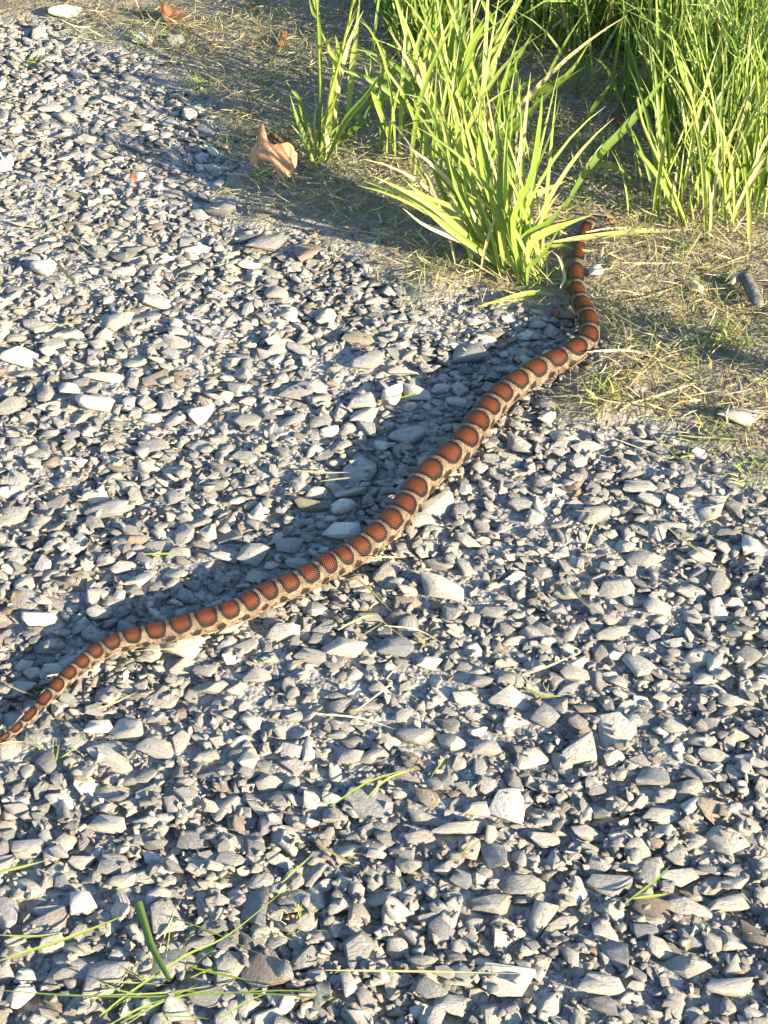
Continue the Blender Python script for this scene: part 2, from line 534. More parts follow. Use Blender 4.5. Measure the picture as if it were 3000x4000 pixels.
# corridor pressed flat by the snake
SN = np.zeros_like(H)
for i in range(0, NR, 3):
    r = srad[i] * 0.95
    a, b = int((axis[i, 0] - r - X0) / CELL), int((axis[i, 0] + r - X0) / CELL) + 1
    c, d = int((axis[i, 1] - r - Y0) / CELL), int((axis[i, 1] + r - Y0) / CELL) + 1
    a, c = max(a, 0), max(c, 0)
    if b <= a or d <= c: continue
    sub = (cgx[c:d, a:b] - axis[i, 0]) ** 2 + (cgy[c:d, a:b] - axis[i, 1]) ** 2 < r * r
    SN[c:d, a:b] = np.maximum(SN[c:d, a:b], sub)

HM = np.zeros_like(H, bool)
stones = []          # pos, yaw, tilt, semi axes, shape, tone, hero


def half_width(y):   # picture's half width on the ground, plus a margin to walk in
    zc = y * CP + CAM_H * SP
    return 1500 / F * zc + 0.34


def fit(x, y, a, b, c, yaw, pct):
    R = max(a, b)
    i0, i1 = int((x - R - X0) / CELL), int((x + R - X0) / CELL) + 2
    j0, j1 = int((y - R - Y0) / CELL), int((y + R - Y0) / CELL) + 2
    if i0 < 0 or j0 < 0 or i1 >= HX or j1 >= HY: return None
    dx = cgx[j0:j1, i0:i1] - x; dy = cgy[j0:j1, i0:i1] - y
    co, si = math.cos(yaw), math.sin(yaw)
    rho = ((dx * co + dy * si) / a) ** 2 + ((-dx * si + dy * co) / b) ** 2
    msk = rho < 1
    if not msk.any(): return None
    prof = np.sqrt(np.clip(1 - rho, 0, 1)) ** 0.6
    need = (H[j0:j1, i0:i1] + c * prof)[msk]
    return np.percentile(need, pct), (slice(j0, j1), slice(i0, i1)), msk, prof


def deposit(x, y, a, b, c, yaw, pct, tone, small, hero=None, shape=None, tilt=0.25, cap=None, embed=0.0):
    f = fit(x, y, a, b, c, yaw, pct)
    if f is None: return False
    zc, sl, msk, prof = f
    zc -= embed * c
    if hero is None and (SN[sl][msk].any()) and zc + c > 0.003: return False
    if cap is not None and zc + 0.6 * c > cap: return False
    if hero is None and HM[sl][msk].mean() > 0.12: return False
    if hero is not None: HM[sl] |= msk
    hh = H[sl]
    hh[msk] = np.maximum(hh[msk], (zc + c * prof * 0.9)[msk])
    stones.append(dict(p=(x, y, zc), yaw=yaw, tx=rng.normal(0, tilt), ty=rng.normal(0, tilt), s=(a, b, c), tone=tone, small=small,
                       shape=int(rng.integers(len(LIBS) if small else len(LIB))) if shape is None else shape, hero=hero))
    return True


def tone_pick():
    u = rng.random()
    if u < 0.05: t = np.array([0.58, 0.53, 0.44])
    elif u < 0.28: t = np.array([0.45, 0.42, 0.36])
    elif u < 0.72: t = np.array([0.335, 0.318, 0.285])
    elif u < 0.95: t = np.array([0.225, 0.218, 0.21])
    else: t = np.array([0.25, 0.20, 0.15])
    return np.clip(t * rng.normal(1, 0.10) * (1 + rng.normal(0, 0.02, 3)), 0.08, 0.8)


def random_pass(n, smin, smax, pct, small, cand=4, cap=None, embed=0.0, soil_keep=0.15, tilt=0.17, skew=1.6, judge=False):
    made = 0
    for _ in range(n):
        L = smin + (smax - smin) * rng.random() ** skew
        a = L / 2; b = a * rng.uniform(0.5, 0.88); c = a * rng.uniform(0.16, 0.36)
        best = None
        for _c in range(cand):
            y = Y0 + (Y1 - Y0) * rng.random() ** 1.15
            hw = min(half_width(y), 1.5)
            x = rng.uniform(-hw, hw)
            i, j = int((x - X0) / CELL), int((y - Y0) / CELL)
            if not (0 <= i < HX and 0 <= j < HY): continue
            s = SOILMAP[j, i]
            if s > 0.3 and rng.random() > soil_keep * (1.15 - s) * (0.10 if s > 0.97 else 1): continue
            if judge:
                yaw_ = rng.uniform(0, math.pi)
                f_ = fit(x, y, a, b, c, yaw_, 80)
                if f_ is None: continue
                h = float(f_[0])
            else:
                h, yaw_ = H[j, i], rng.uniform(0, math.pi)
            if best is None or h < best[0]: best = (h, x, y, yaw_)
        if best is None: continue
        made += deposit(best[1], best[2], a, b, c, best[3], pct, tone_pick(), small, tilt=tilt, cap=cap, embed=embed)
    return made


# stones one can recognise in the photograph: centre px, width px, height px, tone, shape hint
W, Lt, Md, Dk, Br, Bl = ((0.66, 0.61, 0.52), (0.47, 0.44, 0.375), (0.33, 0.315, 0.285), (0.21, 0.206, 0.20), (0.22, 0.18, 0.14), (0.16, 0.175, 0.20))
HERO = [
    (68, 1372, 155, 95, W, 'large pale boulder-like stone with a long shadow among the flatter gravel'),
    (370, 1560, 150, 95, W, 'wide white stone beside two smaller white stones on the gravel'),
    (785, 1588, 105, 95, W, 'rounded bright white stone casting a dark round shadow'),
    (580, 1606, 100, 55, W, 'low white stone lying between the wide and the rounded white stones'),
    (270, 1497, 85, 62, W, None), (405, 1450, 160, 50, Lt, None), (165, 1030, 95, 82, W, None),
    (480, 1030, 100, 62, Md, None), (100, 1428, 90, 52, Md, None),
    (850, 795, 175, 80, Dk, 'long dark grey slab near the curled brown oak leaf'),
    (1045, 932, 170, 70, Dk, 'flat dark grey slab between the gravel and the grass edge'),
    (690, 1240, 60, 42, W, None), (950, 1440, 62, 90, Md, None), (40, 1552, 125, 110, Dk, None), (170, 1515, 82, 90, Dk, None),
    (1530, 1522, 82, 100, W, "square bright white block near the edge of the snake's shadow"),
    (1625, 1508, 120, 92, Lt, None), (1432, 1392, 150, 92, Md, None), (1408, 1545, 120, 90, Lt, None), (1425, 1600, 130, 80, Lt, None),
    (1570, 1412, 125, 62, Lt, None), (1282, 1655, 82, 60, W, None), (1590, 1672, 150, 105, Md, None), (1082, 1110, 100, 80, Md, None),
    (1272, 1212, 90, 90, Lt, None), (1720, 1490, 90, 70, Lt, None), (1140, 1620, 120, 60, Md, None), (960, 1620, 130, 70, Md, None),
    (1332, 2040, 160, 100, W, "long white stone half in the snake's shadow"),
    (1338, 1945, 105, 72, W, "smooth white oval stone in the snake's shadow beside a brownish slab"),
    (1235, 1895, 82, 68, W, None), (1222, 1947, 160, 58, Br, "brownish grey slab beside a smooth white oval stone"),
    (875, 2152, 118, 72, Lt, None), (990, 2148, 125, 115, Md, None), (1130, 2105, 125, 62, Md, None), (1170, 2180, 120, 80, Md, None),
    (1342, 2508, 165, 115, Lt, None), (1545, 2495, 150, 115, Bl, None), (1100, 2440, 145, 100, Lt, None), (1230, 2345, 105, 90, Lt, None),
    (1412, 2262, 72, 60, W, None), (1440, 2378, 140, 72, Md, None), (1225, 2540, 150, 62, Md, None),
    (1725, 2265, 180, 125, (0.36, 0.34, 0.305), 'large pale grey angular stone with a flat tilted top below the snake'),
    (1540, 2245, 88, 68, Lt, None), (1678, 2568, 105, 62, W, None), (1880, 2640, 110, 70, Dk, None),
    (2090, 2577, 92, 72, Md, None), (1820, 2702, 115, 80, Lt, None), (1985, 2690, 155, 120, Lt, None), (1572, 2772, 95, 75, Md, None),
    (2130, 2762, 125, 115, Dk, 'smooth dark grey rounded stone in the gravel'), (1620, 2850, 150, 92, Md, None), (1772, 2862, 130, 105, Lt, None),
    (385, 2812, 115, 75, W, None), (505, 2815, 145, 112, Lt, None), (610, 2895, 155, 82, Md, None), (800, 2922, 115, 52, Lt, None),
    (232, 3095, 135, 75, W, 'plump white rounded stone on the gravel below the tail of the snake'), (425, 3175, 155, 100, Lt, None),
    (560, 3000, 110, 62, Md, None), (715, 3022, 92, 65, Md, None), (600, 3312, 105, 72, W, None), (315, 3332, 110, 75, Lt, None),
    (465, 3412, 145, 62, Lt, None), (318, 3492, 108, 112, W, 'tall white pyramid-shaped stone with a dark shadow beside it'),
    (170, 3522, 125, 65, Lt, None), (100, 3272, 145, 100, Md, None), (610, 3462, 112, 72, Lt, None), (690, 3277, 62, 45, W, None),
    (862, 3202, 65, 55, W, None), (1050, 3020, 115, 92, Md, None), (1140, 3020, 70, 80, Lt, None), (1270, 3412, 105, 72, Lt, None),
    (1500, 3465, 135, 72, Lt, None), (1670, 3550, 105, 82, Md, None),
    (1912, 3490, 185, 112, (0.33, 0.305, 0.26), 'large tan grey rounded stone beside a dark bluish stone'),
    (1800, 3400, 92, 92, Bl, 'dark bluish cube-like stone in a hollow of the gravel'), (1552, 3650, 92, 110, Md, None),
    (1892, 3720, 82, 58, W, None), (1632, 3912, 75, 68, W, None), (1785, 3212, 215, 72, Md, None), (1640, 3240, 130, 82, Md, None),
    (1862, 3130, 112, 85, Lt, None), (1660, 3172, 140, 62, Md, None), (1742, 3362, 92, 82, Lt, None), (1040, 3942, 125, 100, Lt, None),
    (1775, 3882, 185, 100, Md, None), (1352, 3282, 122, 72, Lt, None), (1100, 3322, 145, 62, Lt, None), (80, 3850, 120, 130, W, None),
    (95, 3775, 90, 70, W, None), (2690, 3732, 185, 125, Md, 'large leaning grey stone beside a dark hollow in the gravel'),
    (2350, 3812, 185, 92, Lt, None), (2862, 3826, 205, 88, Lt, None), (2480, 3822, 82, 62, Lt, None), (2652, 3382, 165, 95, Lt, None),
    (2590, 3142, 172, 85, Lt, None), (2800, 2925, 142, 62, Md, None), (2550, 3002, 130, 75, Md, None), (2040, 3412, 185, 100, Md, None),
    (2385, 3416, 185, 110, Md, None), (2840, 3490, 185, 72, Lt, None), (2862, 3632, 105, 100, Lt, None), (2402, 2925, 92, 92, Lt, None),
    (2125, 3236, 135, 92, Md, None), (2305, 3216, 165, 72, Md, None), (2200, 3560, 130, 90, Md, None), (2520, 3600, 110, 90, Bl, None),
    (2932, 2102, 78, 92, W, 'bright white triangular stone standing in gravel near weeds'), (2745, 2132, 112, 85, Lt, None), (2440, 2102, 108, 68, Lt, None),
    (2525, 2146, 162, 78, Md, None), (2492, 1868, 142, 75, Md, None), (2552, 1922, 122, 72, Lt, None), (2402, 2272, 152, 85, Md, None),
    (2570, 2346, 112, 85, Lt, None), (2872, 2316, 92, 72, Lt, None), (2625, 2026, 132, 52, Md, None), (2392, 2442, 152, 72, Md, None),
    (2536, 2442, 102, 92, Bl, None), (2025, 1953, 105, 75, Dk, None), (2138, 1606, 78, 78, W, 'square white stone beside the small green tuft near the snake'),
    (2032, 1702, 125, 85, Md, None), (2890, 1625, 190, 92, Lt, None), (2290, 1720, 130, 70, Lt, None), (2190, 1060, 0, 0, W, None),
    (2325, 1075, 62, 62, W, None), (2490, 1530, 70, 55, Md, None), (560, 150, 105, 52, Lt, None), (680, 155, 90, 45, Md, None), (260, 40, 150, 60, Lt, None),
    (510, 290, 75, 40, Dk, None), (195, 395, 100, 45, Lt, None), (280, 398, 92, 38, Lt, None), (150, 1240, 140, 70, Md, None), (560, 1210, 120, 60, Md, None),
    (1900, 2890, 120, 80, Md, None), (2250, 2600, 130, 80, Md, None), (2750, 2620, 120, 80, Md, None), (1360, 2930, 130, 80, Md, None),
    (820, 2660, 140, 85, Md, None), (720, 2560, 130, 75, Lt, None), (1000, 2610, 120, 80, Md, None), (90, 2560, 75, 70, Lt, None), (120, 2590, 80, 70, Lt, None),
    (150, 2395, 140, 60, W, None), (540, 2240, 120, 75, Lt, None), (480, 2180, 110, 60, Lt, None), (230, 2060, 100, 70, Md, None), (95, 2240, 85, 80, Lt, None),
]
HERO = [h for h in HERO if h[2] > 0]

for hpx, hpy, hw_, hh_, tn, lab in HERO:
    g = gnd(hpx, hpy + hh_ * 0.15, 0.0)
    m = mpp(g)
    ang = math.atan2(CAM_H, math.hypot(g[0], g[1]))
    a = hw_ * m / 2
    flat = 0.36 if hh_ / hw_ < 0.6 else 0.6
    b = hh_ * m / 2 / (math.sin(ang) + flat * math.cos(ang)) * 1.05
    c = max(b * flat * 1.05, a * 0.3)
    dn, sr, _ = snake_near(g[0], g[1])
    shape = int(rng.integers(26, 34)) if lab and ('rounded' in lab or 'oval' in lab or 'boulder' in lab) else int(rng.integers(26))
    deposit(g[0], g[1], a, b, c, rng.normal(0, 0.18), 38, np.array(tn), False, hero=lab or True, shape=shape, tilt=0.16,
            embed=0.1 if tn[0] < 0.6 else -0.15)
random_pass(880, 0.036, 0.062, 45, False, cand=7, soil_keep=0.12, embed=0.1, skew=1.8, tilt=0.14, judge=True)
random_pass(3200, 0.024, 0.037, 50, False, cand=7, soil_keep=0.2, cap=0.006, embed=0.1, skew=1.2, tilt=0.18, judge=True)
random_pass(5800, 0.014, 0.025, 50, False, cand=6, soil_keep=0.5, cap=0.006, embed=0.1, skew=1.2, tilt=0.22, judge=True)
random_pass(9500, 0.008, 0.015, 50, True, cand=4, cap=0.004, soil_keep=1.6, tilt=0.4, embed=0.1, skew=1.2)
random_pass(8000, 0.004, 0.009, 50, True, cand=4, cap=0.002, soil_keep=1.8, tilt=0.4, embed=0.1, skew=1.2)
print("surface", np.percentile(H[SOILMAP < 0.1], [5, 25, 50, 75, 95, 99]))

# ---- which stones show, and how large
SZ = np.array([s['s'] for s in stones]); PZ = np.array([s['p'] for s in stones])
ppx, ppy, pzc = project(PZ)
size_px = np.sqrt(SZ[:, 0] * SZ[:, 1]) * 2 * F / pzc
ci = np.clip(((PZ[:, 0] - X0) / CELL).astype(int), 0, HX - 1); cj = np.clip(((PZ[:, 1] - Y0) / CELL).astype(int), 0, HY - 1)
vis = (PZ[:, 2] + 0.75 * SZ[:, 2] > H[cj, ci] - 0.004) & (ppx > -20) & (ppx < 3020) & (ppy > -20) & (ppy < 4020)
score = np.where(vis, size_px, 0) + np.array([1e4 if (s['hero'] and v) else 0 for s, v in zip(stones, vis)])
score[[s['small'] for s in stones]] = 0
top = set(np.argsort(-score)[:300].tolist())


def stone_matrix(s):
    R = Euler((s['tx'], s['ty'], s['yaw'])).to_matrix()
    return np.array(R) * np.array(s['s'])[None, :]


lib_mesh = []
for i, (V, T) in enumerate(LIB):
    lib_mesh.append(np_mesh("stone", V, T, M_STONE, {"grain": ('FLOAT_VECTOR', V * 1.3 + i * 3.1), "tint": ('FLOAT_COLOR', np.ones((len(V), 4)))}))


LANDMARKS = [(np.array(s_['p'][:2]), re.match(r".*?(stone|slab|block)", s_['hero']).group(0)) for s_ in stones if isinstance(s_['hero'], str)]


def nearest_landmark(p):
    return min(LANDMARKS, key=lambda l: (l[0][0] - p[0]) ** 2 + (l[0][1] - p[1]) ** 2)[1]


def stone_label(s, i):
    if isinstance(s['hero'], str):
        return s['hero'], None
    t = float(np.mean(s['tone']))
    tone = 'white' if t > 0.46 else 'pale cream' if t > 0.37 else 'mid grey' if t > 0.26 else 'dark grey'
    if s['tone'][0] > s['tone'][2] * 1.42 and t < 0.3: tone = 'brownish'
    a, b, c = s['s']
    form = 'flat' if c < 0.42 * a else 'chunky'
    size = 'large' if size_px[i] > 105 else 'small' if size_px[i] < 72 else 'medium'
    dn, r, k_ = snake_near(s['p'][0], s['p'][1])
    t2 = axis[min(k_ + 1, NR - 1)] - axis[max(k_ - 1, 0)]
    side = t2[0] * (s['p'][1] - axis[k_, 1]) - t2[1] * (s['p'][0] - axis[k_, 0])
    sd = float(soil_depth(np.array([s['p'][0]]), np.array([s['p'][1]]))[0])
    part = 'tail' if k_ < NR * 0.25 else 'middle' if k_ < NR * 0.65 else 'front'
    if sd > -0.03: z = 'among weeds'
    elif side > 0 and dn < r + 0.09: z = f"shaded by the snake's {part}"
    elif side < 0 and dn < r + 0.07: z = f"along the sunlit flank of the snake's {part}"
    else: z = ''
    if not z or sd > -0.03:
        z = (z + ' near the ' + nearest_landmark(s['p'])).strip()
    lab = f"{size} {form} {tone} stone {z}"
    return lab, f"{size} {form} {tone} stones {z}"


gV, gT, gL, gC, off = [], [], [], [], 0
for i, s in enumerate(stones):
    if i in top:
        o = link("stone", lib_mesh[s['shape']])
        o.location = s['p']; o.rotation_euler = (s['tx'], s['ty'], s['yaw']); o.scale = s['s']
        o.color = (*[float(v) for v in s['tone']], 1)
        lab, grp = stone_label(s, i)
        tag(o, lab, "stone", grp)
        continue
    if s['p'][2] + s['s'][2] < H[cj[i], ci[i]] - 0.02: continue      # wholly buried
    V, T = (LIBS if s['small'] else LIB)[s['shape']]
    gV.append(V @ stone_matrix(s).T + np.array(s['p'])); gT.append(T + off); off += len(V)
    gL.append(V * (0.8 if s['small'] else 1.1) + rng.uniform(-40, 40, 3)); gC.append(np.tile([*s['tone'], 1], (len(V), 1)))
me = np_mesh("gravel", np.vstack(gV), np.vstack(gT), M_STONE, {"grain": ('FLOAT_VECTOR', np.vstack(gL)), "tint": ('FLOAT_COLOR', np.vstack(gC))})
tag(link("gravel", me), "crushed grey limestone gravel covering the ground", "gravel", kind="stuff")
print("stones", len(stones), "gravel tris", len(me.polygons))


def top_z(x, y):
    i, j = int((x - X0) / CELL), int((y - Y0) / CELL)
    if 0 <= i < HX and 0 <= j < HY: return float(H[j, i])
    return float(ground_z(np.array([x]), np.array([y]))[0])


# ------------------------------------------------------------------ the snake
NS = 40
th = np.linspace(-math.pi, math.pi, NS + 1)          # 0 = spine, +-pi = belly
tan_v = np.gradient(axis, axis=0); tan_v /= np.linalg.norm(tan_v, axis=1)[:, None]
side_v = np.cross(tan_v, [0, 0, 1.0]); side_v /= np.linalg.norm(side_v, axis=1)[:, None]
up_v = np.cross(side_v, tan_v)
arc = np.concatenate([[0], np.cumsum(np.linalg.norm(np.diff(axis, axis=0), axis=1))])
rr = srad * (1 + 0.015 * np.sin(arc * 60) + 0.01 * np.sin(arc * 143))
# head: the last stretch swells a little and closes to a blunt snout
hd = np.clip((arc - (arc[-1] - 0.045)) / 0.045, 0, 1)
rr = rr * (1 + 0.28 * np.sin(np.clip(hd, 0, 1) * math.pi) ** 1.2) * np.sqrt(np.clip(1 - hd ** 5, 0.02, 1))
tl = np.clip(arc / 0.02, 0.05, 1); rr = rr * np.sqrt(tl)
ca, sa = np.cos(th), np.sin(th)
vert = np.where(ca > 0, ca * 0.98, -0.86 * np.abs(ca) ** 0.75)
horiz = np.sign(sa) * np.abs(sa) ** 0.93
SV = axis[:, None, :] + rr[:, None, None] * (side_v[:, None, :] * horiz[None, :, None] + up_v[:, None, :] * vert[None, :, None])
ii = np.arange(NR * (NS + 1)).reshape(NR, NS + 1)
q = np.stack([ii[:-1, :-1], ii[:-1, 1:], ii[1:, 1:], ii[1:, :-1]], -1).reshape(-1, 4)
capT = np.array([[ii[0, j], ii[0, j + 1], ii[0, 0]] for j in range(1, NS - 1)] + [[ii[-1, j + 1], ii[-1, j], ii[-1, 0]] for j in range(1, NS - 1)])
me = np_mesh("snake", SV.reshape(-1, 3), [q, capT], M_SNAKE,
             {"phase": ('FLOAT', np.repeat(sphase, NS + 1)), "angle": ('FLOAT', np.tile(th / math.pi, NR)), "length": ('FLOAT', np.repeat(arc, NS + 1))}, smooth=True)
snake = tag(link("snake", me), "rust red and tan blotched snake stretched across the gravel into the grass", "snake")


# ------------------------------------------------------------------ blades
def blade_geo(P, w, facing, fold=0.25, taper=0.75, base=0.38, stem=False):
    """folded strip along P; three vertices per ring (or a tube of 5 for stems)"""
    P = np.asarray(P, float); n = len(P)
    T = np.gradient(P, axis=0); T /= np.linalg.norm(T, axis=1)[:, None] + 1e-12
    Sd = np.cross(T, np.asarray(facing, float)[None, :]); Sd /= np.linalg.norm(Sd, axis=1)[:, None] + 1e-9
    Nn = np.cross(Sd, T)
    t = np.linspace(0, 1, n)
    if stem:
        ww = w * (1 - 0.45 * t)
        a5 = np.arange(5) * 2 * math.pi / 5
        V = P[:, None, :] + 0.5 * ww[:, None, None] * (Sd[:, None, :] * np.cos(a5)[None, :, None] + Nn[:, None, :] * np.sin(a5)[None, :, None])
        kk = 5
        Q = []
        for j in range(n - 1):
            for a in range(5):
                Q.append((j * 5 + a, j * 5 + (a + 1) % 5, (j + 1) * 5 + (a + 1) % 5, (j + 1) * 5 + a))
        u = np.tile(np.arange(5) / 5, n)
        return V.reshape(-1, 3), np.array(Q), np.stack([u, np.repeat(t * 6, 5), np.zeros(n * 5)], 1)
    ww = w * np.minimum(base + (1 - base) * t / 0.25, 1.0) * np.clip((1 - t) / (1 - taper * 0.75), 0.03, 1) ** 0.85
    if fold is None:
        V = np.stack([P - Sd * ww[:, None] / 2, P + Sd * ww[:, None] / 2], 1).reshape(-1, 3)
        j = np.arange(n - 1)[:, None] * 2
        return V, j + np.array([0, 1, 3, 2]), np.stack([np.tile([-0.5, 0.5], n), np.repeat(t * 6, 2), np.zeros(n * 2)], 1)
    V = np.stack([P - Sd * ww[:, None] / 2, P + Nn * (ww * -fold)[:, None], P + Sd * ww[:, None] / 2], 1).reshape(-1, 3)
    j = np.arange(n - 1)[:, None] * 3
    Q = np.concatenate([j + np.array([0, 1, 4, 3]), j + np.array([1, 2, 5, 4])], 0)
    G = np.stack([np.tile([-0.5, 0, 0.5], n), np.repeat(t * 6, 3), np.zeros(n * 3)], 1)
    return V, Q, G


GREENS = np.array([(0.24, 0.32, 0.055), (0.30, 0.37, 0.085), (0.19, 0.28, 0.045), (0.36, 0.40, 0.12), (0.15, 0.24, 0.045)])
STRAWS = np.array([(0.52, 0.43, 0.25), (0.42, 0.34, 0.18), (0.62, 0.54, 0.34), (0.34, 0.31, 0.13), (0.20, 0.14, 0.075)])


class Batch:
    def __init__(s): s.V, s.Q, s.G, s.C, s.o = [], [], [], [], 0

    def add(s, geo, col):
        V, Q, G = geo
        s.V.append(V); s.Q.append(Q + s.o); s.o += len(V)
        s.G.append(G + np.array([0, rng.uniform(0, 50), rng.uniform(0, 50)])); s.C.append(np.tile([*col, 1], (len(V), 1)))

    def mesh(s, name, mat, origin=(0, 0, 0)):
        return np_mesh(name, np.vstack(s.V) - np.array(origin), np.vstack(s.Q), mat,
                       {"grain": ('FLOAT_VECTOR', np.vstack(s.G)), "tint": ('FLOAT_COLOR', np.vstack(s.C))}, smooth=True)


def add_blade(parent, P, w, col, facing=None, stem=False, name=None, mat=None, fold=0.25, taper=0.75):
    if facing is None:
        a = rng.normal(0.25, 0.45)
        facing = (math.sin(a), -math.cos(a), 0.35)
    b = Batch()
    b.add(blade_geo(P, w, facing, fold=fold, taper=taper, stem=stem), col)
    return link(name or ("stem" if stem else "blade"), b.mesh("blade", mat or M_BLADE, parent.location), parent)


def grow(p, az, lean, length, droop, n=9):
    """points of a blade that starts at p, leans towards az and droops"""
    P = [np.array(p, float)]
    for i in range(n - 1):
        t = i / (n - 2)
        e = lean + droop * t ** 1.6
        d = np.array([math.cos(az) * math.sin(e), math.sin(az) * math.sin(e), math.cos(e)])
        P.append(P[-1] + d * length / (n - 1))
    return np.array(P)


def px_blade(pts, lean=0.0, sink=0.006):
    """first pixel is where it leaves the ground; the rest stand in a near-vertical plane through that point"""
    g = gnd(*pts[0], 0.0)
    out = [g - np.array([0, 0, sink])]
    n = len(pts) - 1
    for i, q in enumerate(pts[1:]):
        out.append(on_plane_y(*q, g[1] + lean * (i + 1) / n))
    out = np.array(out)
    out[1:, 2] = np.maximum(out[1:, 2], 0.004)
    return spline(out, 12)


def conv(ox, oy, sc):
    return lambda L: [(ox + x / sc, oy + y / sc) for x, y in L]


c5 = conv(1400, 500, 2.074); c4 = conv(1400, 0, 2.074); c8 = conv(1000, 0, 3.16); c7 = conv(2200, 400, 2.074)
GR = lambda: GREENS[rng.integers(len(GREENS))] * rng.normal(1, 0.08)
ST = lambda: STRAWS[rng.integers(4)] * rng.normal(1, 0.08)


def clump(name, base_px, label, specs, cv, filler, group=None):
    g = gnd(*base_px, 0.0)
    root = empty(name, tuple(g))
    tag(root, label, "grass", group)
    for sp in specs:
        pts, w, kind = sp[0], sp[1], sp[2] if len(sp) > 2 else 'g'
        P = px_blade(cv(pts), lean=rng.uniform(-0.03, 0.06))
        if 's' in kind:
            add_blade(root, P, w * 0.0006, GR() * np.array([1.12, 1.08, 0.9]), stem=True)
            if 'f' in kind:                               # folded young leaves fan out of the stem's upper end
                d0 = P[-1] - P[-3]; d0 /= np.linalg.norm(d0)
                for _ in range(6):
                    dd = d0 + rng.normal(0, 0.14, 3); dd /= np.linalg.norm(dd)
                    l = rng.uniform(0.05, 0.11)
                    st = P[-2 - rng.integers(0, 3)]
                    t = np.linspace(0, 1, 7)[:, None]
                    add_blade(root, st + dd * l * t + np.array([0, 0, -0.01]) * t ** 2, rng.uniform(0.002, 0.0035), GR() * 1.15, taper=0.3)
        elif 'y' in kind:
            add_blade(root, P, w * 0.0010, ST(), mat=M_STRAW)
        else:
            add_blade(root, P, w * 0.0010, GR())
    for _ in range(filler['n']):
        bx = base_px[0] + filler.get('ox', 0) + rng.normal(0, filler.get('sx', 60)); by = base_px[1] + filler.get('oy', 0) + rng.normal(0, filler.get('sy', 25))
        p = gnd(bx, by, -0.004)
        az = rng.normal(filler.get('az', math.pi / 2), filler.get('spread', 1.1))
        P = grow(p, az, abs(rng.normal(filler.get('lean', 0.25), 0.2)), rng.uniform(*filler['len']), rng.uniform(0.1, 0.9))
        dryp = rng.random() < filler.get('dry', 0.12)
        add_blade(root, P, rng.uniform(*filler['w']), ST() if dryp else GR(), mat=M_STRAW if dryp else M_BLADE)
    return root


clump("grass_clump", (2030, 1085), "broad-bladed bright green grass clump fanning out beside the snake's neck", [
    ([(1350, 1275), (1260, 1000), (1150, 620), (1150, 250), (1120, -100)], 11),
    ([(1330, 1260), (1250, 760), (1400, 400), (1470, -50), (1490, -280)], 14),
    ([(1300, 1230), (1270, 760), (1440, 350), (1560, 50), (1640, -250)], 12),
    ([(1230, 1180), (1000, 1000), (560, 800), (360, 650)], 6, 'y'),
    ([(1290, 1200), (960, 980), (740, 820), (430, 570), (40, 430)], 11),
    ([(1200, 1150), (900, 900), (640, 660), (400, 520), (120, 390)], 11),
    ([(1180, 1140), (880, 720), (520, 540), (390, 435)], 8),
    ([(1150, 930), (870, 590), (680, 100), (660, -150)], 8),
    ([(1130, 1000), (880, 880), (650, 440), (540, 50), (440, -250)], 9),
    ([(1100, 900), (840, 650), (700, 200), (560, -200), (350, -280)], 8),
    ([(1040, 950), (900, 620), (840, 300), (800, 0), (740, -260)], 11),
    ([(1150, 940), (1080, 600), (960, 300), (880, 0), (800, -300)], 8),
    ([(1180, 960), (1060, 560), (1060, 350), (1130, 0), (1150, -200)], 16),
    ([(1200, 1000), (1090, 640), (1000, 300), (990, -100), (970, -400)], 9),
    ([(1300, 1180), (1330, 900), (1560, 750), (1700, 560)], 10),
    ([(1330, 1200), (1400, 940), (1530, 840), (1680, 780), (1900, 700)], 13),
    ([(1290, 900), (1350, 600), (1480, 520), (1680, 430)], 13),
    ([(1350, 1270), (1200, 1000), (1120, 700), (870, 520)], 8),
    ([(1250, 1200), (1000, 900), (800, 520), (760, 380), (690, 80)], 9),
    ([(1220, 1150), (1040, 780), (930, 500), (870, 160), (830, -90)], 10),
    ([(1330, 1230), (1210, 760), (1190, 400), (1200, 60), (1230, -160)], 10),
    ([(1350, 1270), (1270, 1000), (1220, 700), (1130, 150), (1090, -180)], 7, 'y'),
    ([(1370, 1270), (1380, 1130), (1480, 1040), (1560, 930), (1640, 780)], 9),
    ([(1380, 1250), (1480, 1220), (1560, 1290), (1590, 1360)], 6),
    ([(1100, 1130), (800, 900), (620, 800), (570, 780)], 7, 'y'),
    ([(560, 400), (520, 460), (420, 620), (330, 740)], 6),
], c5, dict(n=72, ox=-70, oy=-45, sx=85, sy=26, len=(0.12, 0.34), w=(0.004, 0.0095), az=2.1, spread=0.8, lean=0.38))

